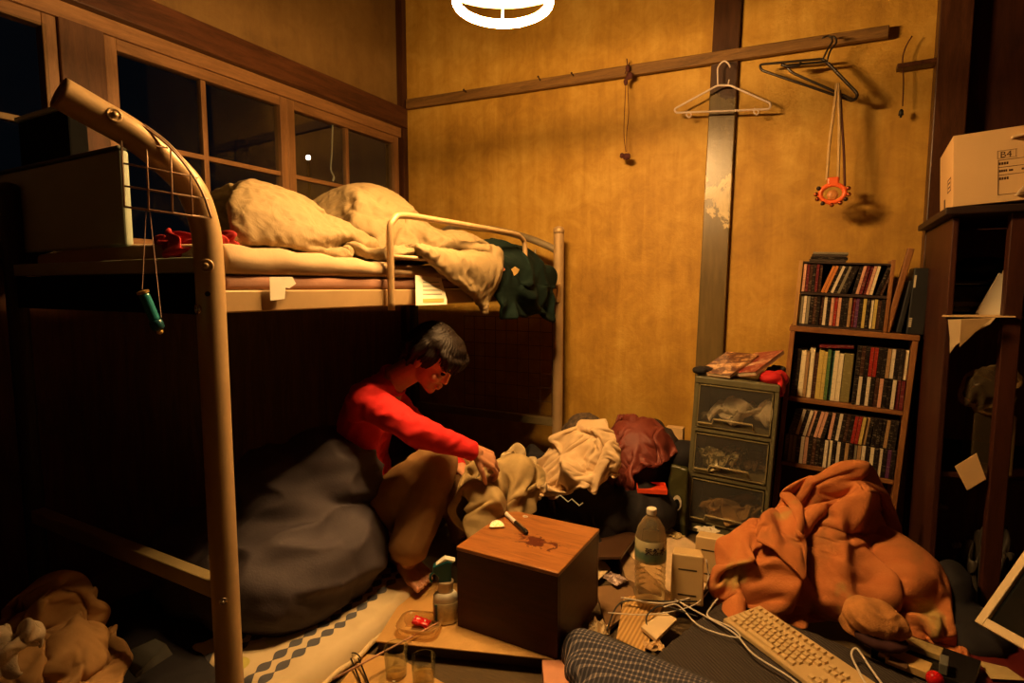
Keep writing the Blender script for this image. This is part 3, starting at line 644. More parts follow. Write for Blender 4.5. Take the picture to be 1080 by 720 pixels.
for k, (z0, z1) in enumerate(zs):
    f = MB().b2((-W2+.024, -.004, z0), (W2-.024, .0, z1))
    dr = mk('drawer', xf(f, DM), CLEAR_PLASTIC, e)
    border = MB(); t_ = .0045
    for a, b in (((-W2+.022, -.007, z0-.002), (-W2+.022+t_, -.001, z1+.002)), ((W2-.022-t_, -.007, z0-.002), (W2-.022, -.001, z1+.002)), ((-W2+.022, -.007, z0-.002), (W2-.022, -.001, z0-.002+t_)), ((-W2+.022, -.007, z1+.002-t_), (W2-.022, -.001, z1+.002))): border.b2(a, b)
    mk('drawer_border', xf(border, DM), M('olive_light', (.20, .17, .08), .35), dr)
    zb = z0+.03
    hd = MB().tube([(-W2+.03, -.014, zb-.012), (-W2+.09, -.014, zb-.012), (-W2+.095, -.018, zb+.012), (W2-.095, -.018, zb+.012), (W2-.09, -.014, zb-.012)], .0042, 8)
    mk('handle', xf(hd, DM), RIM_PLASTIC, dr, smooth=True)
    tr = MB().b2((-W2+.028, .002, z0), (W2-.028, Dp-.02, z0+.006))
    mk('drawer_tray', xf(tr, DM), M('olive_light'), dr)
BAG_CLOTH = M('white_bag_cloth', (.80, .74, .60), .7, var=.06, bump=.1)
tag(cloth('white', 'cloth_bag', BAG_CLOTH, .004, 2, loc=DM @ V((.0, .078, .512)), scale=(1.25, .8, 1.75)), 'bulging white cloth bag seen through the top drawer front', 'bag')
t = NT('speckled_cloth'); n = t.noise(t.coord(), 45, 2); t.link(t.ramp(n, [(.45, (.13, .12, .05)), (.55, (.62, .55, .33))]), t.b.inputs['Base Color'])
tag(cloth('towel', 'patterned_cloth', t.m, .003, 1, loc=DM @ V((-.05, .075, .297)), scale=(.75, .6, .8)), 'speckled pale cloth seen through the middle drawer front', 'cloth')
tag(cloth('white', 'brown_cloth', M('brown_knit', (.13, .075, .03), .9, var=.3), .004, 1, loc=DM @ V((.09, .14, .297)), scale=(.55, .8, 1.3), rotz=1), 'brown cloth at the right of the middle drawer', 'cloth')
tag(cloth('towel', 'tan_cloth', M('tan_cloth', (.42, .26, .10), .85, var=.3), .003, 1, loc=DM @ V((.02, .08, .062)), scale=(1.05, .6, .85), rotz=.4), 'tan crumpled cloth seen through the bottom drawer front', 'cloth')
# on top of the drawers
MT = DM @ Matrix.Translation((0, 0, Hh+.001))
def magazine_cover_material(name, cols, seed):
    t = NT(name); co = t.coord('Object', (1, 1, 1)); v = t.new('ShaderNodeTexVoronoi'); v.inputs['Scale'].default_value = 42; t.link(co, v.inputs['Vector'])
    n = t.noise(co, 30+seed, 3, .7, .5); st = t.new('ShaderNodeTexWave'); st.inputs['Scale'].default_value = 9; st.inputs['Distortion'].default_value = 3+seed*.2; t.link(t.coord('Object', (0, 1.4, 0)), st.inputs['Vector'])
    f = t.math('ADD', t.math('MULTIPLY', n, .6), t.math('MULTIPLY', st.outputs[1], .4)); t.link(t.ramp(f, cols), t.b.inputs['Base Color']); t.b.inputs['Roughness'].default_value = .3; return t.m
PAGE_MATERIAL = M('page_edges', (.55, .44, .28), .8, var=.15, vs=90)
def magazine(wording, m4, w, h, th, cm, group=None):
    e = thing('magazine', wording, 'magazine', m4.translation, group)
    mk('pages', xf(MB().b2((-w/2+.002, -h/2+.002, .001), (w/2-.001, h/2-.002, th-.001)), m4), PAGE_MATERIAL, e)
    mk('cover', xf(MB().b2((-w/2, -h/2, th-.001), (w/2, h/2, th)).b2((-w/2, -h/2, 0), (-w/2+.0012, h/2, th)).b2((-w/2, -h/2, 0), (w/2, h/2, .001)), m4), cm, e)
mg1 = magazine_cover_material('cream_comic_cover', [(.30, (.12, .04, .02)), (.40, (.62, .34, .15)), (.5, (.80, .66, .40))], 3)
mg2 = magazine_cover_material('red_comic_cover', [(.32, (.28, .04, .03)), (.42, (.6, .32, .2)), (.54, (.78, .62, .42))], 5)
magazine('comic magazine lying over the left front corner of the drawer unit', MT @ Matrix.Translation((-.055, .135, .043)) @ Euler((R(19), R(-3), R(-24))).to_matrix().to_4x4(), .165, .25, .014, mg1)
magazine('reddish comic magazine leaning against the first one on the drawer unit', MT @ Matrix.Translation((.060, .15, .055)) @ Euler((R(20), R(-13), R(-28))).to_matrix().to_4x4(), .15, .25, .018, mg2)
magazine('dark-covered magazine tucked under the two comics on the drawers', MT @ Matrix.Translation((.02, .19, .002)) @ Euler((R(3), 0, R(-20))).to_matrix().to_4x4(), .20, .22, .01, magazine_cover_material('dark_cover', [(.4, (.02, .01, .01)), (.6, (.12, .05, .04))], 2))
_l = MB()
for c_, r_ in (((.135, .07, .018), (.050, .06, .030)), ((.165, .11, .012), (.035, .06, .035)), ((.175, .06, -.02), (.016, .05, .04))): _l.ball(MT @ V(c_), r_, 18)
tag(mk('red_towel', wrinkle(remeshed(_l, .005, 4), .004, 20, 4), M('bright_red_cloth', (.50, .008, .010), .8, var=.12), smooth=True), 'small bright red cloth at the right end on the drawer unit', 'cloth')
tag(cloth('white', 'black_cloth', M('black_cloth', (.012, .01, .012), .8, var=.2), .006, 1, loc=MT @ V((.15, .20, .002)), scale=(.5, .6, .75), rotz=.6), 'black cloth behind the red one on the drawer unit', 'cloth')
tag(mk('dark_pouch', wrinkle(remeshed(MB().ball(MT @ V((-.165, .05, .02)), (.035, .04, .017), 14).ball(MT @ V((-.14, .09, .02)), (.03, .05, .015), 12), .005, 3), .003, 30), M('black_cloth'), smooth=True), 'dark pouch hanging over the left rear corner of the drawer unit', 'pouch')
# ------------------------------------------------------------ bookcase, rack and its CDs and books
KM = frame_mat((-.176+.235, 2.80, .012), R(3.0))
CW = wood('orange_brown_laminate', (.17, .065, .02), (.29, .125, .04), .45, 2.5, (8, 8, 1), .1)
CASE_WOOD_FLAT = wood('orange_brown_laminate_flat', (.17, .065, .02), (.29, .125, .04), .45, 2.5, (1, 8, 8), .1)
e = thing('bookcase', 'narrow brown bookcase leaning slightly to the right, full of books and CDs', 'bookcase', (.06, 2.9, 0))
def board(name, a, b, m): mk(name, xf(MB().b2(a, b), KM), m, e, bevel=.002)
board('side_panel', (-.235, 0, 0), (-.215, .20, .935), CW); board('side_panel', (.215, 0, 0), (.235, .20, .935), CW)
board('top_board', (-.238, -.004, .936), (.238, .202, .958), CASE_WOOD_FLAT); board('back_panel', (-.215, .192, .02), (.215, .199, .935), M('dark_back', (.03, .014, .008), .7))
SH = [.02, .325, .622]
for z in SH: board('shelf', (-.214, .004, z), (.214, .191, z+.018), CASE_WOOD_FLAT)
PALETTE = {'K': (.012, .009, .008), 'D': (.05, .02, .012), 'R': (.30, .02, .012), 'M': (.13, .015, .02), 'W': (.68, .58, .42), 'P': (.62, .33, .22), 'O': (.55, .20, .05), 'Y': (.55, .42, .12), 'G': (.22, .19, .13), 'T': (.36, .22, .10), 'V': (.10, .03, .10), 'N': (.08, .16, .05), 'B': (.04, .14, .13), 'C': (.74, .64, .42), 'L': (.20, .17, .06)}
PN = {'K': 'black', 'D': 'dark brown', 'R': 'red', 'M': 'maroon', 'W': 'white', 'P': 'pink', 'O': 'orange', 'Y': 'yellow', 'G': 'grey', 'T': 'tan', 'V': 'purple', 'N': 'green', 'B': 'teal', 'C': 'cream', 'L': 'olive'}
def spine_mat(k):
    nm = 'spine_'+PN[k].replace(' ', '_')
    if nm in _mc: return _mc[nm]
    c = PALETTE[k]; luminance = sum(c)/3; t = NT(nm); object_info = t.new('ShaderNodeObjectInfo')
    o = t.new('ShaderNodeVectorMath', operation='ADD'); t.link(t.coord('Object', (1, 1, 1)), o.inputs[0]); t.link(object_info.outputs['Random'], o.inputs[1])
    mp = t.new('ShaderNodeMapping'); mp.inputs['Scale'].default_value = (40, 0, 150); t.link(o.outputs[0], mp.inputs[0])
    n = t.noise(mp.outputs[0], 1, 3, .7)
    other_colour = (.5, .4, .28) if luminance < .15 else (.06, .03, .02)
    t.link(t.ramp(n, [(.55, c), (.60, tuple(c[i]*.75+other_colour[i]*.25 for i in range(3)))]), t.b.inputs['Base Color']); t.b.inputs['Roughness'].default_value = .28
    _mc[nm] = t.m; return t.m
CASE_EDGE = M('cd_edge', (.06, .045, .035), .25, var=.1)
ORDINALS = ['first', 'second', 'third', 'fourth', 'fifth', 'sixth', 'seventh', 'eighth', 'ninth', 'tenth', 'eleventh', 'twelfth', 'thirteenth', 'fourteenth', 'fifteenth', 'sixteenth', 'seventeenth', 'eighteenth', 'nineteenth', 'twentieth', 'twenty-first', 'twenty-second', 'twenty-third', 'twenty-fourth', 'twenty-fifth', 'twenty-sixth', 'twenty-seventh', 'twenty-eighth', 'twenty-ninth', 'thirtieth', 'thirty-first', 'thirty-second', 'thirty-third']
_book_meshes = {}
def book_mesh(k, w, h, dp, kind):
    key = (k, round(w, 4), h, kind)
    if key in _book_meshes: return _book_meshes[key]
    mb = MB().b2((-w/2, .001, 0), (w/2, dp, h)); b2 = MB().b2((-w/2+.0006, 0, .001), (w/2-.0006, .0012, h-.001))
    me = bpy.data.meshes.new(kind); bm = mb.bm; n0 = len(bm.faces)
    bmesh.ops.create_cube(bm, size=1, matrix=Matrix.Translation((0, .0004, h/2)) @ Matrix.Diagonal((w*.9, .0018, h*.985, 1)))
    for i, f in enumerate(bm.faces): f.material_index = 1 if i >= n0 else 0
    bm.to_mesh(me); bm.free(); b2.bm.free(); me.materials.append(CASE_EDGE if kind == 'cd_case' else spine_mat(k)); me.materials.append(spine_mat(k)); _book_meshes[key] = me; return me
def row(mat, x0, x1, z, spec, kind, h, dp, where, group, y0=.03, lean=0, ws=None):
    """spec: string of colour codes; '<n>' in lean groups are given as (codes, degrees)"""
    x = x0; number = 0; items = spec if isinstance(spec, list) else [(spec, lean)]
    total = sum(len(s) for s, a in items); dice = random.Random(total*7+int(z*1000))
    if not ws: wd = (x1-x0-sum(math.sin(R(abs(a)))*h*.5 for s, a in items))/total
    for s, a in items:
        if a: x += math.sin(R(a))*h*.0
        for ch in s:
            hh = h*dice.uniform(.9, 1.0) if kind == 'book' else h
            w_ = (ws[number] if ws else wd)
            ww = round(w_*.93/math.cos(R(a)) if not ws else w_*.97, 4); ww = min(ww, w_*.97*math.cos(R(a))) if a else ww
            jitter = dice.uniform(-.004, .006) if kind == 'cd_case' else dice.uniform(-.006, .01)
            if ch != ' ':
                o = bpy.data.objects.new(kind, book_mesh(ch, ww, hh if kind == 'cd_case' else round(hh, 3), dp, kind)); COL.objects.link(o)
                m4 = mat @ Matrix.Translation((x+w_/2, y0+jitter, z+.0006)) @ Euler((0, R(a), 0)).to_matrix().to_4x4()
                o.matrix_world = m4
                tag(o, '%s-spined %s, %s from the left %s' % (PN[ch], 'CD case' if kind == 'cd_case' else 'book', ORDINALS[number], where), 'CD' if kind == 'cd_case' else 'book', group)
                number += 1
            x += w_
        if a: x += math.sin(R(a))*h*.55
# rack on top: local frame of its own
RM = KM @ Matrix.Translation((0, 0, .959))
e = thing('cd_rack', 'small two-tier wooden CD rack standing on top of the bookcase', 'rack', RM.translation)
mk('side_panel', xf(MB().b2((-.228, .02, 0), (-.212, .16, .287)), RM), wood('pale_orange_wood', (.30, .15, .04), (.45, .25, .08), .5, 2.5, (8, 8, 1), .1), e, bevel=.002)
mk('side_panel', xf(MB().b2((.112, .02, 0), (.126, .16, .30)), RM), CW, e, bevel=.002)
mk('shelf', xf(MB().b2((-.211, .02, .140), (.111, .158, .150)), RM), M('dark_back'), e)
mk('base_board', xf(MB().b2((-.211, .02, .0), (.111, .158, .008)), RM), M('dark_back'), e)
mk('top_board', xf(MB().b2((-.211, .02, .277), (.111, .158, .284)), RM), M('dark_back'), e)
mk('back_panel', xf(MB().b2((-.211, .154, .01), (.111, .159, .28)), RM), M('dark_back'), e)
row(RM, -.208, .108, .151, [('PMDKMD', 0), ('OOKWKGKK', 17), ('KPMMPC', 9), ('KD', 15)], 'cd_case', .122, .118, 'in the upper tier of the CD rack', 'CDs in the upper tier of the rack')
row(RM, -.208, .110, .009, 'GWGKDKDWKPRPKKTMVKYKCYDK', 'cd_case', .126, .12, 'in the lower tier of the CD rack', 'CDs in the lower tier of the rack')
for k, c in enumerate('GKTG'):
    o = mk('cd_case', xf(MB().b2((-.19+.004*k, .03, .285+k*.0105), (-.05+.006*(k % 2), .15, .2945+k*.0105)), RM), [CASE_EDGE, spine_mat(c)][k % 2], bevel=.001)
    tag(o, '%s CD case lying flat on the rack, %s from the bottom of its little stack' % (PN[c], ORDINALS[k]), 'CD', 'CDs lying flat on the rack')
tag(mk('wooden_plank', xf(MB().box((.150, .05, .175), (.022, .05, .35), (0, R(8), 0)), RM), CW, bevel=.003), 'short brown plank standing upright at the right of the CD rack', 'plank')
tag(mk('dark_case', xf(MB().box((.178, .09, .11), (.018, .14, .215), (0, R(6), 0)), RM), M('black_plastic'), bevel=.003), 'thin black case leaning against the plank on the bookcase', 'case')
e = thing('black_box', 'tall black box file on the right end of the bookcase top', 'box', RM @ V((.22, .1, 0)))
mk('box_body', xf(MB().b2((.192, .02, 0), (.252, .18, .27)), RM), M('black_plastic'), e, bevel=.004)
mb = MB()
for k in range(5): mb.b2((.196, .0185, .03+k*.008), (.206, .0205, .035+k*.008))
mk('barcode', xf(mb, RM), M('white_print', (.6, .52, .36), .6, var=0), e)
mk('spine_label', xf(MB().b2((.196, .0185, .19), (.203, .0205, .24)), RM), M('white_print'), e)
# shelf rows
row(KM, -.208, .025, .641, 'KKCTCDYYNBCCL', 'book', .225, .14, 'on the upper shelf of the bookcase', 'books on the upper shelf', ws=[.013, .013, .022, .013, .020, .016, .019, .014, .014, .013, .017, .018, .037])
row(KM, .03, .212, .641, 'KWKWKDPKKWMM', 'cd_case', .125, .12, 'in the lower layer right of the books', 'CDs right of the books, lower layer', y0=.01)
row(KM, .03, .212, .768, 'KDKRRKKTWKKC', 'cd_case', .125, .12, 'in the upper layer right of the books', 'CDs right of the books, upper layer', y0=.012)
tag(mk('book', xf(MB().box((-.05, .09, .881), (.13, .13, .012), (0, R(-4), 0)), KM), spine_mat('M')), 'maroon book lying flat on top of the upright books', 'book')
row(KM, -.208, .212, .344, 'KLLKWPKDKKWCKWKTKGTWKCKWKVK', 'cd_case', .125, .12, 'in the bottom layer of the lower shelf', 'CDs on the lower shelf, bottom layer', y0=.01)
row(KM, -.200, .205, .471, [('KKWKWPKPPK', 10), ('PKWKDKRRYTK', 4), ('KKKTKK', 2)], 'cd_case', .122, .12, 'in the second layer of the lower shelf', 'CDs on the lower shelf, second layer', y0=.012)
# ------------------------------------------------------------ shelf unit on the right
SX0, SX1, SY0, SY1 = .362, 1.15, 2.38, 2.95
e = thing('shelf_unit', 'dark red-brown wooden shelf unit filling the right corner', 'shelf', ((SX0+SX1)/2, (SY0+SY1)/2, 0))
P2 = wood('back_board_brown', (.13, .045, .014), (.24, .095, .03), .5, 2.5, (8, 1, 1), .2)
mk('side_panel', MB().b2((SX0, SY0, 0), (SX0+.018, SY1, 1.38)), PANEL, e, bevel=.003)
mk('side_panel', MB().b2((SX1-.018, SY0, 0), (SX1, SY1, 1.38)), PANEL, e, bevel=.003)
mk('back_panel', MB().b2((SX0+.018, SY1-.012, 0), (SX1-.018, SY1, 1.38)), P2, e)
mk('top_board', MB().b2((SX0-.03, SY0-.06, 1.385), (SX1, SY1, 1.408)), M('near_black_board', (.02, .009, .006), .5), e, bevel=.003)
mk('front_post', MB().b2((.505, SY0-.03, 0), (.552, SY0+.015, 1.384)), PANEL, e, bevel=.003)
mk('shelf', MB().b2((SX0+.018, SY0+.02, 1.035), (SX1-.018, SY1-.012, 1.052)), PANEL, e, bevel=.002)
mk('shelf', MB().b2((SX0+.018, SY0+.02, .50), (SX1-.018, SY1-.012, .517)), PANEL, e, bevel=.002)
# cardboard box on top
KB = M('kraft_board', (.62, .41, .19), .75, var=.06, vs=3, bump=.1, bs=120); KRAFT_INSIDE = M('kraft_board_inner', (.38, .24, .10), .8)
BI = M('brown_ink', (.10, .05, .02), .8, var=0)
b0 = V((.352, 2.335, 1.410)); bw, bd, bh = .42, .37, .225
e = thing('cardboard_box', 'open kraft cardboard box marked B4 on top of the shelf unit', 'box', b0+V((bw/2, bd/2, 0)))
BOX_MATRIX = Matrix.Translation(b0) @ Euler((0, R(-3.0), R(-3))).to_matrix().to_4x4(); t_ = .004
mb = MB().b2((0, 0, 0), (bw, t_, bh)).b2((0, bd-t_, 0), (bw, bd, bh)).b2((0, t_, 0), (t_, bd-t_, bh)).b2((bw-t_, t_, 0), (bw, bd-t_, bh)).b2((t_, t_, 0), (bw-t_, bd-t_, t_))
mk('box_body', xf(mb, BOX_MATRIX), KB, e, bevel=.0012)
mk('box_flap', xf(MB().prism([(.01, -.0, bh+.001), (.05, -.004, bh+.010), (.30, -.006, bh+.012), (.40, 0, bh+.001)], (0, .05, .018)), BOX_MATRIX), KRAFT_INSIDE, e) if False else None
def on_front(x, z, w, h, mb): mb.b2((x, -.0009, z), (x+w, .0002, z+h)); return mb
mb = MB()
x0, x1, z0, z1 = .112, .36, .022, .128
for z in (z0, z1-.022, z1-.046, z1): on_front(x0, z, x1-x0, .0016, mb)
on_front(x0, z0, .0016, z1-z0, mb); on_front(x1, z0, .0016, z1-z0, mb)
for k in range(5): on_front(x0+.07+k*.026, z1+.012, .013, .013, mb)
for x in (x0, x0+.044): on_front(x-.002, z1+.006, .001, .024, mb)
for z in (z1+.006, z1+.029): on_front(x0-.002, z, .047, .001, mb)
for k in range(4): on_front(x0+.002+k*.006, z1-.014, .0045, .008, mb); on_front(x0+.003+k*.005, z1-.036, .004, .007, mb); on_front(x0+.003+k*.006, z1-.06, .0045, .008, mb)
for k in range(4): on_front(x0+.026+k*.03, z1-.036, .010, .006, mb)
mk('printed_form', xf(mb, BOX_MATRIX), BI, e)
me = text('B4', .027, BI, (x0+.004, -.0006, z1+.008), (1, 0, 0), (0, 0, 1)); me.transform(BOX_MATRIX); mk('printed_size_mark', me, BI, e)
mb = MB()
for a, b in (((-.0006, .05, .10), (.0006, .14, .104)), ((-.0006, .05, .06), (.0006, .14, .064)), ((-.0006, .05, .06), (.0006, .054, .104)), ((-.0006, .137, .06), (.0006, .14, .104)), ((-.0006, .20, .018), (.0006, .24, .05)), ((-.0006, .07, .072), (.0006, .12, .078)), ((-.0006, .07, .086), (.0006, .12, .092))): mb.b2(a, b)
mk('side_print', xf(mb, BOX_MATRIX), BI, e)
def sheet(name, pts, th, mat, wording, cat='paper', group=None, bend=0, off=(0, 0, 1)):
    mb = MB().prism(pts, V(off)*th); return tag(mk(name, mb, mat), wording, cat, group)
PW = M('white_paper', (.74, .66, .50), .8, var=.05); PC = M('cream_paper', (.66, .50, .28), .8, var=.08)
# papers sticking out of the box: slanted booklets
for k in range(3):
    o = mk('booklet', xf(MB().box((.26+k*.03, .06+k*.04, .215+k*.003), (.24, .17, .006), (R(4), R(-9-k*2), R(8*k))), BOX_MATRIX), [PC, PW, PAGE_MATERIAL][k], bevel=.001)
    tag(o, ['cream booklet sticking out of the B4 box, nearest its front', 'white booklet in the middle of those sticking out of the B4 box', 'rearmost booklet sticking out of the B4 box'][k], 'booklet')
e = thing('paper_bundle', 'bundle of white sheets hanging over the front of the shelf top by the B4 box', 'papers', (.60, 2.30, 1.41))
for k in range(6):
    mk('paper_sheet', MB().box((.60+k*.002, 2.318-k*.004, 1.455+k*.006), (.20, .012, .0016), (0, R(-12-k), 0)), PW, e)
# black things on the shelf
e = thing('printer', 'small black printer on the middle shelf of the unit', 'printer', (.45, 2.55, 1.052))
mk('printer_body', MB().b2((.385, 2.50, 1.053), (.56, 2.80, 1.158)), M('gloss_black', (.014, .012, .011), .22), e, bevel=.012, seg=3)
mk('printer_lid', MB().b2((.392, 2.495, 1.159), (.552, 2.80, 1.172)), M('gloss_black'), e, bevel=.004)
mk('paper_slot', MB().b2((.40, 2.493, 1.085), (.50, 2.4985, 1.10)), M('grey_trim', (.10, .08, .06), .4), e)
tag(mk('bag', wrinkle(remeshed(MB().ball((.475, 2.62, 1.215), (.085, .10, .04), 20).ball((.53, 2.66, 1.225), (.07, .08, .035), 20), .006, 4), .004, 18), M('black_cloth'), smooth=True), 'soft black bag lying on the printer', 'bag')
o = mk('booklet', MB().box((.515, 2.46, 1.115), (.075, .012, .15), (R(-12), R(24), 0)), PW, bevel=.001); tag(o, 'white booklet leaning beside the printer on the middle shelf', 'booklet')
o = mk('booklet', MB().box((.545, 2.47, 1.13), (.07, .008, .15), (R(-12), R(10), 0)), PC, bevel=.001); tag(o, 'cream booklet behind the white one, against the front post', 'booklet')
tag(mk('cardboard_sheet', MB().prism([(.345, 2.34, 1.053), (.53, 2.325, 1.056), (.53, 2.50, 1.056), (.375, 2.49, 1.053)], (0, 0, .004)), KB), 'flat sheet of cardboard projecting from the middle shelf', 'cardboard')
t0 = [AY(x, y, 2.33) for x, y in ((1000, 337), (1050, 335), (1044, 342), (1025, 352), (1008, 364), (1002, 372), (1002, 356))]
tag(mk('torn_paper', MB().prism(t0, (0, .004, 0)), PC), 'torn cream paper drooping from the edge of the middle shelf', 'paper')
t0 = [AY(x, y, 2.31) for x, y in ((1014, 337), (1046, 336), (1030, 349), (1012, 366))]
tag(mk('torn_paper', MB().prism(t0, (0, .003, .002)), KRAFT_INSIDE), 'browner strip of torn paper hanging in front of the cream one', 'paper')
# plastic bag and tall clear container under it
PB = glassy('crinkled_clear_plastic', (.55, .40, .2), .05, .22, .5)
c = AY(1042, 412, 2.45)
tag(mk('plastic_bag', wrinkle(remeshed(MB().ball(c, (.07, .06, .075), 20).ball(c+V((.03, 0, .045)), (.05, .05, .04), 16).ball(c+V((-.03, 0, -.02)), (.045, .05, .04), 16), .006, 2), .010, 22, 3), PB, smooth=True), 'crumpled clear plastic bag stuffed on top of the clear container in the shelf unit', 'bag')
a, b = AY(1030, 440, 2.46), AY(1062, 505, 2.46)
tag(mk('clear_container', MB().b2((a.x-.01, 2.43, .518), (a.x+.10, 2.58, a.z+.02)), PB, bevel=.006), 'tall clear plastic container standing on the lower shelf of the unit', 'container')
t0 = [AY(x, y, 2.355) for x, y in ((1007, 492), (1030, 478), (1040, 505), (1020, 517))]
tag(mk('paper_square', MB().prism(t0, (0, .004, 0)), KB), 'square brown paper propped at the foot of the clear container', 'paper')
c = AY(1035, 600, 2.46)
tag(cloth('towel', 'grey_bag', M('grey_bag_cloth', (.045, .036, .026), .6, var=.3), .006, 2, loc=V((c.x+.02, 2.50, .0)), scale=(.55, .8, 2.3)), 'limp grey bag slumped in the bottom of the shelf unit', 'bag')
# ------------------------------------------------------------ person
sk = NT('skin'); co = sk.coord(); n = sk.noise(co, 14, 3)
sk.link(sk.ramp(n, [(.3, (.46, .20, .10)), (.7, (.58, .28, .15))]), sk.b.inputs['Base Color']); sk.b.inputs['Roughness'].default_value = .5
sk.b.inputs['Subsurface Weight'].default_value = .08; sk.b.inputs['Subsurface Scale'].default_value = .01
RT = V((math.cos(YAW), math.sin(YAW), 0)); TO = V((math.sin(YAW), -math.cos(YAW), 0)); UP = V((0, 0, 1))  # to the right, towards the viewer
J = dict(pelvis=AD(386, 545, 2.30), belly=AD(378, 490, 2.30), chest=AD(388, 442, 2.27), neck_base=AD(411, 403, 2.24), head_middle=AD(457, 378, 2.16),
         shoulder_near=AD(384, 421, 2.08), shoulder_far=AD(410, 420, 2.42), elbow_near=AD(440, 455, 1.97), wrist_near=AD(500, 476, 2.04), hand_near=AD(516, 484, 2.07),
         elbow_far=AD(455, 472, 2.42), wrist_far=AD(484, 492, 2.24), hand_far=AD(494, 500, 2.20),
         thightop_near=AD(384, 550, 2.20), knee_near=AD(462, 486, 2.12), ankle_near=AD(425, 583, 2.06), thightop_far=AD(398, 540, 2.40), knee_far=AD(480, 494, 2.42), ankle_far=AD(488, 566, 2.44))
person = thing('person', 'person in a red jumper and brown trousers sitting hunched under the loft bed, sorting clothes', 'person', (J['pelvis'].x, J['pelvis'].y, .06))
def hand_cones(mb, wr, d, back_normal, side, curl=(30, 45, 30), sc=1.0):
    """d: towards the fingertips, back_normal: out of the back of the hand, side: +1 thumb along d x back_normal"""
    d = d.normalized(); back_normal = (back_normal-d*back_normal.dot(d)).normalized(); s = d.cross(back_normal)*side
    mb.cone(wr-d*.01, wr+d*.012, .025*sc, .024*sc, 12)
    K = []
    for k in range(4):
        o = (1.5-k)*.0195*sc; kn = wr+d*(.088-.004*abs(k-1))*sc+s*o+back_normal*(.004-.002*abs(k-1.3)); K.append(kn)
        mb.cone(wr+s*o*.6+d*.01, kn, .0155*sc, .0105*sc, 12)
    mb.cone(wr+d*.045*sc-back_normal*.006, wr+d*.075*sc-back_normal*.004, .022*sc, .018*sc, 12)
    for k, kn in enumerate(K):
        L = (.040, .045, .041, .032)[k]*sc; p = kn; a = 0
        for j, (f, r0, r1) in enumerate(((1, .0092, .0082), (.62, .0082, .0076), (.5, .0076, .0064))):
            a += R(curl[j]+4*k); q = p+(d*math.cos(a)-back_normal*math.sin(a)+s*.05*(1.5-k))*L*f; mb.cone(p, q, r0*sc, r1*sc, 10); p = q
    p = wr+d*.022*sc+s*.022*sc-back_normal*.006
    for L, a, b, r0, r1 in ((.042, .75, .25, .014, .011), (.032, .45, .5, .0105, .0095), (.026, .15, .75, .0095, .0075)):
        q = p+(d*(1-a*.4)+s*a-back_normal*b).normalized()*L*sc; mb.cone(p, q, r0*sc, r1*sc, 10); p = q
# head frame
fx = (RT*.78+TO*.34-UP*.80).normalized(); fy = UP.cross(fx).normalized(); fz = fx.cross(fy)
HM = Matrix((fx, fy, fz)).transposed().to_4x4(); HM.translation = J['head_middle']
he = HM.to_euler()
def hp(x, y, z): return HM @ V((x, y, z))
b = MB()
def hb(c, r): b.ball(hp(*c), r, 22, he)
hb((-.012, 0, .028), (.096, .076, .088)); hb((.022, 0, -.025), (.068, .063, .082)); hb((.048, 0, -.078), (.038, .040, .030)); hb((.068, 0, -.096), (.020, .022, .016))
hb((.076, .030, .022), (.016, .024, .010)); hb((.076, -.030, .022), (.016, .024, .010)); hb((.066, .036, -.026), (.022, .022, .022)); hb((.066, -.036, -.026), (.022, .022, .022))
b.cone(hp(.082, 0, .010), hp(.096, 0, -.028), .0085, .0120, 12); hb((.088, .010, -.031), (.010, .007, .007)); hb((.088, -.010, -.031), (.010, .007, .007))
hb((.087, 0, -.058), (.013, .023, .0065)); hb((.085, 0, -.068), (.013, .020, .0075))
for s in (1, -1): hb((-.008, s*.077, -.012), (.017, .009, .030)); hb((-.004, s*.080, -.030), (.008, .008, .010))
b.cone(hp(-.02, 0, -.045), J['neck_base'], .052, .055, 18); b.cone(J['neck_base'], J['chest'], .06, .10, 18)
b.cone(J['chest'], J['belly']-RT*.02, .075, .07, 18); b.cone(J['belly']-RT*.02, J['pelvis']-RT*.02, .07, .10, 18)
for S in ('near', 'far'):
    b.cone(J['neck_base'], J['shoulder_'+S], .05, .045, 14); b.cone(J['shoulder_'+S], J['elbow_'+S], .042, .034, 14); b.cone(J['elbow_'+S], J['wrist_'+S], .036, .024, 14)
    b.cone(J['pelvis'], J['thightop_'+S], .10, .085, 16); b.cone(J['thightop_'+S], J['knee_'+S], .075, .052, 16)
    b.cone(J['knee_'+S], J['knee_'+S].lerp(J['ankle_'+S], .35), .050, .052, 14); b.cone(J['knee_'+S].lerp(J['ankle_'+S], .35), J['ankle_'+S], .052, .034, 14)
hand_cones(b, J['wrist_near'], (J['hand_near']-J['wrist_near']), UP*.8+TO*.6, 1, (25, 38, 25))
hand_cones(b, J['wrist_far'], (J['hand_far']-J['wrist_far']), UP*.8-TO*.2, -1, (22, 35, 25))
# feet: heel, arch, ball and five toes
def foot(an, heel, tiptoe, side_sign):
    d = (tiptoe-heel); d.z = 0; L = d.length; d.normalize(); s = UP.cross(d)*side_sign
    b.cone(an, heel+UP*.035, .034, .030, 14); b.cone(heel+UP*.028, heel+d*L*.3+UP*.028, .028, .026, 14)
    b.cone(an+d*.01, heel+d*L*.45+UP*.036, .032, .024, 14)
    for k in range(5):
        o = (k-2)*.0205; m_ = heel+d*(L*.72-.006*abs(k-.5))+s*o+UP*.020; b.cone(heel+d*L*.40+s*o*.6+UP*.034, m_, .022, .0155, 12)
        tl = (.056, .052, .046, .040, .034)[k]; r0 = (.0125, .0092, .0088, .0084, .0082)[k]
        t1 = m_+d*tl*.55+UP*.002-s*.001*k; b.cone(m_, t1, r0+.001, r0, 10); b.cone(t1, t1+d*tl*.45-UP*.006, r0, r0*.92, 10)
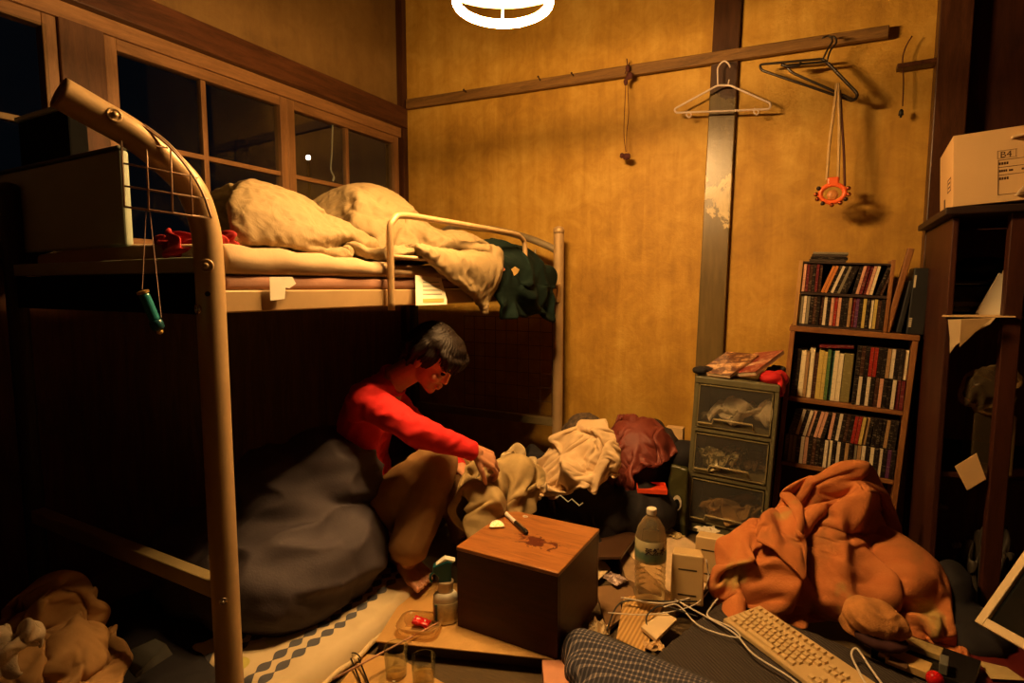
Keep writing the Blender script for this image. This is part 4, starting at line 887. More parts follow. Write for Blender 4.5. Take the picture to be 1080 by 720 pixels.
heelN, toeN = AZ(416, 592, .070), AZ(456, 626, .070)
foot(J['ankle_near'], heelN, toeN, 1)
dd = (toeN-heelN); hF = V((J['ankle_far'].x, J['ankle_far'].y, .07)); foot(J['ankle_far'], hF-dd.normalized()*.04, hF+dd.normalized()*.19, -1)
me = remeshed(b, .0042, 3, .5)
mk('body', me, sk.m, person, smooth=True)
# toenails
mb = MB(); d = dd.copy(); d.z = 0; d.normalize(); s = UP.cross(d); L = dd.length
for k in range(5):
    tl = (.056, .052, .046, .040, .034)[k]; m_ = heelN+d*(L*.72-.006*abs(k-.5))+s*(k-2)*.0205+UP*.020
    mb.ball(m_+d*tl*.93+UP*.0075, (.0065 if k == 0 else .0045, .006 if k == 0 else .004, .0025), 8)
mk('toenails', mb, M('nail', (.62, .36, .25), .3), person, smooth=True)
for s_ in (1, -1):
    mk('eye', MB().ball(hp(.079, s_*.030, .003), (.009, .013, .007), 12, he), M('eye_dark', (.02, .01, .008), .2), person, smooth=True)
    mk('eyebrow', MB().cone(hp(.092, s_*.016, .024), hp(.084, s_*.046, .024), .003, .0025, 8), M('hair_black'if 0 else 'brow_black', (.01, .006, .004), .7), person)
# hair: cap plus locks
b = MB()
for c, r in (((-.028, 0, .042), (.100, .088, .090)), ((.012, 0, .082), (.080, .078, .046)), ((-.055, 0, -.01), (.060, .078, .075)), ((-.012, .062, .020), (.050, .028, .055)), ((-.012, -.062, .020), (.050, .028, .055))): b.ball(hp(*c), r, 20, he)
rn = random.Random(3)
for k in range(46):
    a = R(rn.uniform(-200, 20)+90) if 0 else rn.uniform(-PI, PI); y = .088*math.sin(a); x = .080*math.cos(a)
    if x > .02: st = (x*.8, y*.8, .085); en = (x+.030, y*.95, rn.uniform(.018, .045)) if k % 2 else (x+.026, y*1.0, .03)
    else: st = (x-.02, y*.92, .06); en = (x-.028, y*1.03, rn.uniform(-.085, -.03))
    md = tuple((p+q)/2 for p, q in zip(st, en)); md = (md[0]*1.18, md[1]*1.15, md[2]+.012)
    b.cone(hp(*st), hp(*md), .016, .013, 8); b.cone(hp(*md), hp(*en), .013, .0045, 8)
me = remeshed(b, .0045, 1, .4)
S3 = HM.inverted()
for v in me.vertices:
    q = S3 @ v.co; a = math.atan2(q.y, q.x+.02); v.co += v.normal*(.0022*math.sin(a*46+9*noise.noise(q*14))+.003*noise.noise(q*40))
hair = NT('hair'); hair.b.inputs['Base Color'].default_value = (.010, .005, .003, 1); hair.b.inputs['Roughness'].default_value = .6; hair.b.inputs['Specular IOR Level'].default_value = .25
mk('hair', me, hair.m, person, smooth=True)
# red jumper
b = MB(); J2 = J
sideways = TO*-1
for o in (-.085, -.03, .03, .085):
    b.cone(J['chest']+sideways*o, J['belly']+sideways*o*.9, .100 if abs(o) < .05 else .088, .098 if abs(o) < .05 else .085, 18); b.cone(J['belly']+sideways*o*.9, J['pelvis']+sideways*o*.9+UP*.03-RT*.015, .108, .122, 18)
b.cone(J['chest']+UP*.03, J['neck_base']-(J['neck_base']-J['chest'])*.12, .095, .062, 18)
b.cone(J['chest']-RT*.03, J['belly']-RT*.025, .08, .085, 16)
for S in ('near', 'far'):
    b.cone(J['neck_base']-UP*.015-RT*.01, J['shoulder_'+S]-RT*.005, .058, .060, 16); b.cone(J['shoulder_'+S], J['shoulder_'+S].lerp(J['elbow_'+S], .5), .064, .058, 16)
    b.cone(J['shoulder_'+S]-UP*.02, J['chest'], .06, .09, 14)
    b.cone(J['shoulder_'+S].lerp(J['elbow_'+S], .5), J['elbow_'+S], .058, .050, 16); c = J['elbow_'+S].lerp(J['wrist_'+S], .93); b.cone(J['elbow_'+S], c, .052, .036, 16)
me = remeshed(b, .007, 5, .5)
wrinkle(me, .0045, 16, 2, (1, 1, 1.6), True, .006, 7)
mk('jumper', me, M('red_knit', (.62, .012, .012), .85, var=.12, vs=14, bump=.25, bs=260), person, smooth=True)
n1 = (J['neck_base']-J['chest']).normalized()
nd = (hp(-.02, 0, -.045)-J['neck_base']).normalized(); q = nd.to_track_quat('Z', 'Y').to_matrix()
mk('jumper_collar', MB().lathe([(.061, -.012), (.067, 0), (.066, .012), (.060, .018), (.058, .006)], J['neck_base']+nd*.012, 32, q, cap=False), M('red_knit'), person, smooth=True, solid=.003)
# brown trousers
b = MB()
for S in ('near', 'far'):
    b.cone(J['pelvis'], J['thightop_'+S], .118, .108, 18); b.cone(J['thightop_'+S], J['knee_'+S]-RT*.004, .100, .072, 18)
    k2 = J['knee_'+S].lerp(J['ankle_'+S], .5)+RT*.012; h2 = J['knee_'+S].lerp(J['ankle_'+S], .86)+RT*.012
    b.cone(J['knee_'+S]-UP*.004, k2, .068, .076, 18); b.cone(k2, h2, .076, .070, 18); b.cone(h2, h2+(J['ankle_'+S]-J['knee_'+S])*.05, .070, .068, 18)
    b.cone(J['thightop_'+S].lerp(J['knee_'+S], .55)-UP*.03, k2, .070, .070, 16)
b.cone(J['thightop_near']-UP*.02, J['thightop_far']-UP*.02, .10, .10, 16)
me = remeshed(b, .007, 4, .5)
wrinkle(me, .0065, 11, 6, (1.2, 1.2, .75), True, .006, 6)
mk('trousers', me, M('brown_twill', (.30, .16, .055), .85, var=.15, vs=10, bump=.2, bs=200), person, smooth=True)
# garment in the hands
HC = M('olive_tan_cloth', (.34, .24, .10), .85, var=.35, vs=9, bump=.15)
c = (J['hand_near']+J['hand_far'])/2
o = cloth('held', 'held_garment', HC, .005, 2, loc=V((c.x+.06, c.y+.05, .17)), rotz=.5, scale=(1.15, 1.0, 1.15))
tag(o, 'olive-tan garment the sitting person is holding and folding', 'garment')
o = cloth('towel', 'beige_garment', M('beige_cloth', (.50, .38, .20), .85, var=.2), .005, 2, loc=AD(540, 522, 2.35), rotz=1.2, scale=(.75, .7, 1.45))
tag(o, 'crumpled beige garment with upright folds just beyond the person\'s hands', 'garment')
# cushion he sits on
me = remeshed(MB().box((-1.72, 1.93, .095), (.50, .46, .07)), .02, 6); wrinkle(me, .008, 7, 3)
tag(mk('floor_cushion', me, M('dark_brown_cushion', (.05, .03, .02), .85, var=.2), smooth=True), 'dark flat floor cushion the person is sitting on', 'cushion')
# ------------------------------------------------------------ bedding on the floor
NV = M('navy_grey_cotton', (.060, .048, .055), .8, var=.18, vs=6, bump=.25, bs=150)
def lobe(ellipsoids, voxel_size, amp, sc, seed, st=(1, 1, 1), a2=0, s2=3):
    b = MB()
    for c, r, *rt in ellipsoids: b.ball(c, r, 28, rt[0] if rt else (0, 0, 0))
    return wrinkle(remeshed(b, voxel_size, 8, .6), amp, sc, seed, st, True, a2, s2)
me = lobe([((-1.60, 1.27, .20), (.27, .28, .20)), ((-1.80, 1.22, .19), (.30, .24, .19)), ((-1.52, 1.42, .22), (.20, .18, .17)), ((-1.60, 1.50, .46), (.19, .17, .15), (0, .25, 0)), ((-1.72, 1.40, .42), (.24, .20, .14)), ((-1.66, 1.35, .30), (.22, .2, .2))], .010, .016, 6.5, 4, (1, 1, 1.8), .022, 4)
tag(mk('duvet', me, NV, smooth=True), 'big bundled navy-grey duvet heaped behind the near bed post', 'duvet')
# patterned futon
fm = NT('diamond_futon'); uv = fm.new('ShaderNodeUVMap', uv_map='UVMap'); sx = fm.new('ShaderNodeSeparateXYZ'); fm.link(uv.outputs[0], sx.inputs[0])
U, VV = sx.outputs[0], sx.outputs[1]   # metres across from the outer edge, metres along
col = (.60, .47, .27)
base = fm.ramp(fm.noise(fm.coord(), 7, 3), [(.3, (.55, .43, .24)), (.7, (.66, .53, .32))])
mask_value = None
for off, ph in ((.105, 0), (.150, .5), (.29, 0), (.335, .5)):
    sn = fm.math('ABSOLUTE', fm.math('SINE', fm.math('MULTIPLY', fm.math('ADD', VV, ph*.056), PI/.056)))
    hw = fm.math('ADD', fm.math('MULTIPLY', fm.math('POWER', sn, 1.4), .0175), .0012)
    a = fm.math('LESS_THAN', fm.math('ABSOLUTE', fm.math('SUBTRACT', U, off)), hw)
    mask_value = a if mask_value is None else fm.math('MAXIMUM', mask_value, a)
c1 = fm.mix(mask_value, base, (.085, .085, .10))
# pale yellow-green discs further in
du = fm.math('SUBTRACT', U, .225); dv = fm.math('SUBTRACT', fm.math('MODULO', VV, .13), .065)
ds = fm.math('SQRT', fm.math('ADD', fm.math('MULTIPLY', du, du), fm.math('MULTIPLY', dv, dv)))
c2 = fm.mix(fm.math('LESS_THAN', ds, .032), c1, (.50, .44, .10)); fm.link(c2, fm.b.inputs['Base Color']); fm.b.inputs['Roughness'].default_value = .85
fm.bump(fm.noise(fm.coord(), 30, 3), .3, .004)
P0, P1 = V((-1.225, .78, 0)), V((-1.225, 1.66, 0)); nu, nv = 40, 44; vs = []; WID, Y0, LEN = .46, .93, .73
for j in range(nv):
    for i in range(nu):
        u = i/(nu-1)*WID; v = .15+j/(nv-1)*LEN
        edge = min(u, WID-u, v-.15, .88-v); th = .052*min(1, edge/.035)**.5 if edge > 0 else 0
        z = .012+th+.006*noise.noise(V((u*7, v*7, 2)))+.010*abs(noise.noise(V((u*4, v*9, 5)))); 
        slant_offset = -.03*max(0, (v-.45))*1.2+.035*math.sin(v*5)*.4
        vs.append((-1.222-u+slant_offset, .78+v, z if edge > 0 else .012))
me = bpy.data.meshes.new('futon'); me.from_pydata(vs, [], [(j*nu+i, j*nu+i+1, (j+1)*nu+i+1, (j+1)*nu+i) for j in range(nv-1) for i in range(nu-1)])
uv_data = me.uv_layers.new(name='UVMap')
for l in me.loops: uv_data.data[l.index].uv = ((l.vertex_index % nu)/(nu-1)*WID, .15+(l.vertex_index//nu)/(nv-1)*LEN)
e = mk('futon', me, fm.m, smooth=True, solid=.012, sub=1); tag(e, 'cream floor futon with chains of navy lozenges, under the person\'s bare foot', 'futon')
hem_points = [V((-1.222-.03*max(0, (v-.45))*1.2+.035*math.sin(v*5)*.4+.004, .78+v, .022+.004*math.sin(v*40))) for v in [.16+k*.71/30 for k in range(31)]]
mk('piped_hem', MB().tube(hem_points, .008, 8), M('cream_piping', (.62, .48, .26), .8), e, smooth=True)
o = cloth('orange', 'clothes_heap', M('tan_brown_clothes', (.36, .20, .07), .85, var=.35, vs=5, bump=.2), .012, 2, loc=AD(48, 712, 1.42)-V((0, 0, .02)), rotz=.5, scale=(.42, .55, .52))
tag(o, 'tan-brown clothes heaped in the near left corner', 'clothes')
o = cloth('towel', 'white_cloth', M('offwhite_terry', (.60, .48, .32), .9, var=.12, bump=.5, bs=180), .010, 2, loc=AD(6, 705, 1.28), rotz=.3, scale=(.5, .5, .75))
tag(o, 'small piece of off-white towelling in front of the tan clothes, at the left edge', 'cloth')
tag(mk('clothes_support', wrinkle(remeshed(MB().box((AD(40, 775, 1.5)-V((0, 0, .06))), (.42, .34, .16)), .02, 6), .01, 8), M('black_cloth'), smooth=True), 'black bundle under the tan clothes in the near left corner', 'bundle')
me = lobe([((-1.86, 1.00, .03), (.30, .22, .06)), ((-1.66, .90, .02), (.22, .16, .05)), ((-1.75, 1.1, .04), (.2, .2, .06))], .012, .006, 9, 21)
tag(mk('black_blanket', me, M('soot_cloth', (.008, .006, .007), .85, var=.3), smooth=True), 'black blanket lying flat on the floor under the near end of the bed', 'blanket')
c = AD(138, 698, 1.5)
tag(mk('grey_folder', MB().hexa([c+V(p) for p in ((-.06, 0, -.01), (.06, -.02, -.012), (.05, .08, -.01), (-.02, .09, -.01), (-.06, 0, 0), (.06, -.02, -.002), (.04, .07, .022), (-.01, .07, .022))]), M('dull_grey_plastic', (.05, .05, .045), .4)), 'dull grey folder lying right of the tan clothes on the floor', 'folder')
# ------------------------------------------------------------ floor clutter, centre
def put(px, py, z): return AZ(px, py, z)
def rotm(a): return Matrix.Rotation(a, 3, 'Z')
def grid_crumple(c, w, d, h, seed, rz=0, n=12, sharp=1.0):
    mb = MB(); bm = mb.bm; m = rotm(rz); g = []
    for j in range(n):
        for i in range(n):
            u, v = i/(n-1)-.5, j/(n-1)-.5; q = V((u*5*sharp, v*5*sharp, seed))
            p = V((u*w+.18*w*noise.noise(q+V((5, 0, 0))), v*d+.18*d*noise.noise(q+V((0, 5, 0))), .002+h*(.5+1.1*noise.noise(q))*(1-.5*(abs(u)+abs(v)))))
            p.z = max(.001, p.z); g.append(bm.verts.new(V(c)+m @ p))
    for j in range(n-1):
        for i in range(n-1): bm.faces.new((g[j*n+i], g[j*n+i+1], g[(j+1)*n+i+1], g[(j+1)*n+i]))
    return mb
def crumple(name, c, w, d, h, seed, mat, wording, cat='paper', rz=0, smooth=False, group=None, n=12):
    return tag(mk(name, grid_crumple(c, w, d, h, seed, rz, n), mat, solid=.0012, smooth=smooth), wording, cat, group)
# kraft boxes on the floor
A = put(396, 676, .05); Bp = put(582, 695, .05); ux = (Bp-A).normalized(); ux.z = 0; uy = V((-ux.y, ux.x, 0))
KO = NT('orange_kraft_board'); co = KO.coord(); n_ = KO.noise(co, 3, 4); wv = KO.new('ShaderNodeTexWave'); wv.inputs['Scale'].default_value = 28; KO.link(co, wv.inputs['Vector'])
KO.link(KO.ramp(n_, [(.3, (.44, .24, .065)), (.7, (.56, .33, .10))]), KO.b.inputs['Base Color']); KO.b.inputs['Roughness'].default_value = .6; KO.bump(wv.outputs[1], .12, .002)
def slab(p, a, b, z0, z1): return MB().hexa([V((q.x, q.y, z)) for z in (z0, z1) for q in (p, p+a, p+a+b, p+b)])
e = thing('flat_carton', 'flattened kraft carton under the wooden cube and the ashtray', 'carton', A+ux*.3+uy*.2-V((0, 0, .05)))
mk('carton_top', slab(A, ux*.56, uy*.38, .046, .051), KO.m, e, bevel=.0015)
mk('carton_side', slab(A+uy*.02, ux*.545, uy*.34, .004, .0455), M('shaded_kraft_side', (.05, .028, .012), .8), e)  # side of the carton darkened to paint its own shadow
mk('carton_flap', slab(A+ux*.562-uy*.0, ux*.03, uy*.36, .03, .034), KO.m, e)
q = put(352, 716, .004)
tag(mk('cardboard_sheet', MB().prism([put(x, y, .004) for x, y in ((340, 745), (384, 690), (420, 694), (470, 722), (520, 760), (440, 800))], (0, 0, .003)), KO.m), 'kraft cardboard sheet flat on the floor under the two glass tumblers', 'cardboard')
# wooden cube
TOPW = NT('cube_top_wood'); co = TOPW.coord('Object', (1.5, 14, 6)); nn = TOPW.noise(co, 3, 6, .65, 1.0)
c1 = TOPW.ramp(nn, [(.35, (.22, .075, .018)), (.65, (.40, .155, .04))])
g = TOPW.coord('Object'); s3 = TOPW.new('ShaderNodeSeparateXYZ'); TOPW.link(g, s3.inputs[0])
st = TOPW.noise(TOPW.coord('Object', (1, 1.6, 1)), 16, 4, .6, 1.5)
dx_ = TOPW.math('SUBTRACT', s3.outputs[0], .03); dy_ = TOPW.math('SUBTRACT', s3.outputs[1], -.02)
rr = TOPW.math('SQRT', TOPW.math('ADD', TOPW.math('MULTIPLY', dx_, dx_), TOPW.math('MULTIPLY', TOPW.math('MULTIPLY', dy_, dy_), 3.0)))
f = TOPW.math('GREATER_THAN', TOPW.math('SUBTRACT', st, TOPW.math('MULTIPLY', rr, 2.6)), .36)
c2 = TOPW.mix(f, c1, (.10, .018, .008)); TOPW.link(c2, TOPW.b.inputs['Base Color']); TOPW.b.inputs['Roughness'].default_value = .3; TOPW.bump(nn, .1, .002)
SIDEW = wood('cube_side_wood', (.036, .005, .003), (.062, .010, .004), .45, 3, (2, 2, 12), .08)
cx0, cx1, cy0, cy1 = -1.0, -.645, 1.457, 1.803
e = thing('wooden_cube', 'reddish wooden cube-shaped box table with a stained top', 'box', ((cx0+cx1)/2, (cy0+cy1)/2, .052))
for a, b in (((cx0, cy0, .052), (cx1, cy0+.014, .308)), ((cx0, cy1-.014, .052), (cx1, cy1, .308)), ((cx0, cy0+.0145, .052), (cx0+.014, cy1-.0145, .308)), ((cx1-.014, cy0+.0145, .052), (cx1, cy1-.0145, .308))):
    mk('side_board', MB().b2(a, b), SIDEW, e, bevel=.0015)
mk('top_board', MB().b2((cx0-.002, cy0-.002, .3085), (cx1+.002, cy1+.002, .322)), TOPW.m, e, bevel=.003)
ZT = .3225
e = thing('marker_pen', 'black and white marker pen on top of the wooden cube', 'pen', put(545, 552, ZT))
a, b = put(533, 541, ZT+.008), put(556, 562, ZT+.008); d = (b-a).normalized(); L = (b-a).length; q = d.to_track_quat('Z', 'Y').to_matrix()
mk('pen_barrel', MB().lathe([(.004, 0), (.0075, .003), (.0075, L*.55)], a, 16, q), M('white_plastic', (.72, .66, .55), .35, var=.04), e)
mk('pen_cap', MB().lathe([(.0085, L*.5), (.0088, L*.95), (.005, L)], a, 16, q), M('gloss_black'), e)
mk('pen_clip', MB().box(a+d*L*.72+V((0, 0, .009)), (.004, L*.35, .002), d.to_track_quat('Y', 'Z').to_euler()), M('bolt_steel'), e)
c = put(524, 557, ZT)
e = thing('lemon_slice', 'half slice of lemon on top of the wooden cube', 'fruit', c)
LF = NT('lemon_flesh'); LF.link(LF.ramp(LF.noise(LF.coord(), 120, 2), [(.4, (.78, .58, .10)), (.6, (.85, .76, .35))]), LF.b.inputs['Base Color']); LF.b.inputs['Roughness'].default_value = .35
lm = Matrix.Rotation(.62, 3, 'Z') @ Matrix.Rotation(R(38), 3, 'X')
half = [c+V((0, 0, .004))+lm @ V((.023*math.cos(PI*k/14), .023*math.sin(PI*k/14)-.002, 0)) for k in range(15)]
mk('lemon_flesh', MB().prism(half, lm @ V((0, 0, .007))), LF.m, e)
mk('lemon_peel', MB().tube([c+V((0, 0, .004))+lm @ V((.0235*math.cos(PI*k/14), .0235*math.sin(PI*k/14)-.002, .0035)) for k in range(15)], .0035, 8), M('lemon_peel', (.72, .68, .42), .5, var=.05), e, smooth=True)
c = put(554, 545, ZT)
tag(mk('ring_pull', MB().tube([c+V((.009*math.cos(k*PI/6), .006*math.sin(k*PI/6), .002)) for k in range(12)], .0016, 6, closed=True), M('white_plastic'), smooth=True), 'tiny white ring lying at the back of the cube top', 'ring')
# spray bottle
c = put(470, 655, .052)
e = thing('spray_bottle', 'white spray bottle with a teal trigger head beside the bare foot', 'bottle', c)
TL = M('deep_teal', (.008, .085, .10), .3, var=.1); WB = M('white_bottle', (.80, .76, .62), .4, var=.05)
er = rotm(.62)
def oval(prof, c, rx, n=28):
    mb = MB(); bm = mb.bm; R_ = []
    for r, z in prof: R_.append([bm.verts.new(c+er @ V((r*rx*math.cos(2*PI*k/n), r*math.sin(2*PI*k/n), z))) for k in range(n)])
    for p, q in zip(R_, R_[1:]):
        for k in range(n): bm.faces.new((p[k], p[(k+1) % n], q[(k+1) % n], q[k]))
    bm.faces.new(R_[0][::-1]); bm.faces.new(R_[-1]); return mb
mk('bottle_body', oval([(.022, 0), (.025, .004), (.025, .085), (.024, .096), (.020, .104)], c, 1.6), WB, e, smooth=True)
mk('front_label', oval([(.0253, .012), (.0257, .014), (.0257, .070), (.0253, .072)], c, 1.6), M('yellowish_label', (.62, .54, .32), .5, var=.25, vs=60), e, smooth=True)
mk('label_stripe', MB().box(c+er @ V((-.031, -.018, .042)), (.010, .004, .055), (0, 0, .62-.6)), TL, e, bevel=.001)
mk('bottle_neck', oval([(.0185, .098), (.0185, .132), (.0195, .134), (.0195, .142)], c, 1.4), M('cream_neck', (.62, .48, .30), .5), e, smooth=True)
hd_ = [c+er @ V(p) for p in ((.020, 0, .142), (-.020, 0, .142), (-.022, 0, .160), (-.040, 0, .178), (-.038, 0, .196), (.010, 0, .214), (.024, 0, .206), (.020, 0, .180))]
mk('trigger_head', MB().prism([c+(p-c)*1.0+er @ V(((p-c).length*0, -.015, 0)) for p in hd_], er @ V((0, .030, 0))), TL, e, bevel=.004, seg=3)
mk('head_cap', MB().prism([c+er @ V(p)-er @ V((0, .013, 0)) for p in ((-.030, 0, .200), (.0, 0, .222), (.034, 0, .212), (.026, 0, .205), (.008, 0, .214))], er @ V((0, .026, 0))), WB, e, bevel=.002)
mk('trigger', MB().tube(bez([c+er @ V(p) for p in ((-.028, 0, .172), (-.045, 0, .165), (-.048, 0, .150), (-.042, 0, .138))], 4), .004, 8), TL, e, smooth=True)
# ashtray with a red wrapper
c = put(443, 664, .052); q = rotm(.35)
GLS = glassy('amber_tinted_glass', (.75, .55, .25), .10, .06, .7)
e = thing('glass_tray', 'square clear glass ashtray on the kraft carton', 'ashtray', c)
def rsq(w, z, r=.5, n=32): # rounded square ring
    out = []
    for k in range(n):
        a = 2*PI*k/n; cx, sx_ = math.cos(a), math.sin(a); m_ = (abs(cx)**4+abs(sx_)**4)**.25; out.append(c+q @ V((w*cx/m_, w*.82*sx_/m_, z)))
    return out
def loft(rings):
    mb = MB(); bm = mb.bm; R_ = [[bm.verts.new(p) for p in r] for r in rings]; n = len(R_[0])
    for a, b in zip(R_, R_[1:]):
        for k in range(n): bm.faces.new((a[k], a[(k+1) % n], b[(k+1) % n], b[k]))
    bm.faces.new(R_[0][::-1]); bm.faces.new(R_[-1]); return mb
mk('tray_body', loft([rsq(.056, 0), rsq(.066, .012), rsq(.071, .030), rsq(.066, .031), rsq(.058, .016), rsq(.048, .007)]), GLS, e, smooth=True)
e = thing('candy_wrapper', 'red and white sweet wrapper lying in the glass ashtray', 'wrapper', c+V((-.004, .012, .01)))
mk('wrapper_body', wrinkle(remeshed(MB().box(c+V((-.004, .012, .020)), (.052, .028, .010), (.1, .2, .3)), .003, 1), .003, 50, 3), M('red_foil', (.62, .015, .015), .25), e)
mk('wrapper_band', MB().box(c+V((-.004, .012, .0268)), (.030, .008, .0015), (.1, .2, .35)), M('white_plastic'), e)
# tumblers
CG = pane_glass('clear_glass', .02, .45); DR = glassy('amber_drink', (.75, .45, .10), .12, .05, .5)
for k, (px, py, lb) in enumerate(((418, 712, 'left one of the two glass tumblers in front of the futon, nearly empty'), (447, 724, 'right one of the two glass tumblers, holding a little amber drink'))):
    c = put(px, py, .008); e = thing('glass_tumbler', lb, 'glass', c)
    mk('glass_wall', MB().lathe([(.001, .0), (.028, 0), (.030, .002), (.0355, .088), (.0365, .090), (.0345, .089), (.0285, .006), (.001, .005)], c, 32, cap=False), CG, e, smooth=True)
    mk('drink', MB().lathe([(.0275, .0065), (.0275+.0035*(.012+.02*k)/.08*1, .012+.028*k), (.0005, .0125+.028*k)], c, 28), DR, e, smooth=True)
tag(mk('chopstick', MB().tube([put(351, 716, .075), put(470, 652, .062)], [.0035, .0024], 8), M('pinkish_wood', (.52, .28, .17), .5, var=.1), smooth=True), 'pinkish chopstick lying from the futon edge towards the ashtray', 'chopstick')
e = thing('sunglasses', 'folded dark spectacles on the cardboard at the edge of the futon', 'glasses', put(376, 706, .01))
for dx, nm_ in ((-4, 'temple'), (4, 'temple')):
    mk(nm_, MB().tube(bez([put(374+dx, 694, .030), put(379+dx, 706, .02), put(386+dx, 724, .012)], 4), .0028, 8), M('gloss_black'), e, smooth=True)
mk('lens_frame', MB().tube([put(374, 694, .030)+V((.022*math.cos(k*PI/8), .004, .014*math.sin(k*PI/8))) for k in range(16)], .002, 6, closed=True), M('gloss_black'), e, smooth=True)
# ------------------------------------------------------------ heap by the back wall
tag(cloth('black', 'black_clothes', M('soot_cloth', (.008, .006, .007), .85, var=.3), .012, 2), 'black clothes heaped on the floor beyond the wooden cube', 'clothes')
CJ = M('cream_canvas', (.60, .43, .24), .8, var=.10, vs=6, bump=.12, bs=90)
tag(cloth('cream', 'cream_jacket', CJ, .010, 2, fix=lambda p: (-.89+(p.x+.90)*1.22, p.y, .26+(p.z-.26)*1.12)), 'big crumpled cream jacket on top of the clothes heap', 'jacket')
tag(cloth('maroon', 'maroon_jacket', M('maroon_nylon', (.16, .028, .016), .6, var=.15), .014, 2, fix=None), 'maroon jacket lying behind and right of the cream jacket', 'jacket')
me = lobe([((-.90, 2.42, .12), (.22, .22, .13)), ((-.72, 2.52, .13), (.18, .2, .13)), ((-.80, 2.62, .28), (.16, .14, .13)), ((-.70, 2.72, .20), (.14, .14, .16))], .012, .008, 10, 8)
tag(mk('dark_clothes', me, M('soot_cloth'), smooth=True), 'dark clothes at the bottom of the heap, under the cream and maroon jackets', 'clothes')
me = lobe([(AY(618, 447, 2.52), (.085, .07, .05)), (AY(606, 455, 2.48), (.06, .05, .05))], .006, .006, 18, 5)
tag(mk('patterned_garment', me, mag_mat2 if False else M('dark_mottled_cloth', (.07, .045, .025), .85, var=.8, vs=60), smooth=True), 'dark mottled garment poking out above the cream jacket', 'garment')
me = lobe([(AY(700, 470, 2.75), (.07, .07, .09)), (AY(688, 455, 2.78), (.06, .06, .07))], .007, .006, 14, 6)
tag(mk('charcoal_garment', me, M('charcoal_knit', (.03, .018, .014), .9, var=.4, vs=40), smooth=True), 'charcoal knitted garment behind the maroon jacket', 'garment')
me = lobe([(AY(722, 482, 2.72), (.085, .08, .08))], .007, .005, 12, 7)
tag(mk('black_bundle', me, M('soot_cloth'), smooth=True), 'black bundle between the maroon jacket and the drawer unit', 'bundle')
tag(mk('small_carton', MB().box(AY(712, 462, 2.90)-V((0, 0, .155)), (.085, .05, .43)), KB, bevel=.002), 'narrow kraft carton standing at the wall behind the black bundle', 'carton')
# red plastic tray
c = put(687, 516, .245)
e = thing('red_tray', 'bright orange-red plastic tray on the heap by the drawers', 'tray', c-V((0, 0, .03)))
mb = MB().box(c, (.13, .10, .008), (0, 0, .35)); RP = M('orange_red_plastic', (.75, .07, .02), .35, var=.06)
mk('tray_base', mb, RP, e, bevel=.003)
for dx, dy, sx_, sy_ in ((0, .049, .13, .005), (0, -.049, .13, .005), (.063, 0, .005, .09), (-.063, 0, .005, .09)):
    mk('tray_wall', MB().box(c+rotm(.35) @ V((dx, dy, .008)), (sx_, sy_, .022), (0, 0, .35)), RP, e, bevel=.002)
tag(mk('purple_packet', MB().box(put(694, 527, .16), (.11, .05, .02), (.05, .05, .2)), M('purple_foil', (.14, .03, .07), .35, var=.4, vs=40), bevel=.005), 'purple-red packet just below the orange-red tray', 'packet')
me = lobe([(put(660, 520, .17), (.07, .05, .03)), (put(672, 536, .12), (.05, .04, .03))], .006, .005, 18, 9)
tag(mk('brown_garment', me, M('dark_brown_cloth', (.055, .02, .016), .85, var=.3), smooth=True), 'dark brown cloth between the cream jacket and the crumpled paper', 'garment')
# bottle with a red cap and a zigzag cord
c = put(582, 572, .03)
e = thing('red_capped_bottle', 'dark bottle with a red cap behind the wooden cube', 'bottle', c)
zt = AY(581, 512, c.y).z
h_ = zt-.03
mk('bottle_body', MB().lathe([(.030, 0), (.034, .004), (.034, h_*.55), (.016, h_*.75), (.014, h_*.88)], c, 24), glassy('dark_bottle_glass', (.03, .015, .01), .75, .1), e, smooth=True)
mk('bottle_cap', MB().lathe([(.019, h_*.86), (.020, h_*.88), (.020, h_*.98), (.017, h_)], c, 24), M('dark_red_cap', (.30, .02, .02), .3), e, smooth=True)
mk('neck_band', MB().lathe([(.0155, h_*.78), (.0195, h_*.80), (.0195, h_*.86)], c, 24), M('tan_band', (.42, .22, .11), .5), e)
zz_ = [(586, 525), (591, 522), (599, 529), (603, 526), (611, 533), (615, 530)]
tag(mk('zigzag_cord', MB().tube([AD(x, y, 2.33) for x, y in zz_], .0028, 6), M('pale_cord')), 'pale zigzag cord on the black clothes beside the red-capped bottle', 'cord')
tag(mk('cream_box', MB().box(AD(553, 540, 2.28)-V((0, 0, .02)), (.06, .05, .07), (0, 0, .3)), PC, bevel=.002), 'small cream box just behind the left rear edge of the wooden cube', 'box')
tag(mk('brown_pouch', lobe([(AD(515, 562, 2.25), (.07, .05, .05)), (AD(500, 578, 2.2), (.06, .05, .05))], .006, .006, 16, 11), M('brown_leather', (.10, .035, .018), .5, var=.3), smooth=True), 'reddish brown pouch on the floor left of the wooden cube', 'pouch')
e = thing('dark_board', 'dark brown low board lying behind the wooden cube', 'board', put(640, 570, 0))
mk('board_top', MB().prism([put(x, y, .085) for x, y in ((596, 556), (634, 548), (672, 566), (655, 590), (628, 590), (600, 570))], (0, 0, .012)), M('dark_brown_board', (.055, .026, .012), .4, var=.2), e, bevel=.002)
mk('board_support', MB().b2((-.86, 2.14, .0), (-.72, 2.28, .084)), M('flat_black'), e)
crumple('crumpled_paper', put(650, 540, .13), .11, .07, .045, 3, PC, 'crumpled cream paper left of the pale plate behind the water bottle', rz=-.5)
c = put(673, 541, .115)
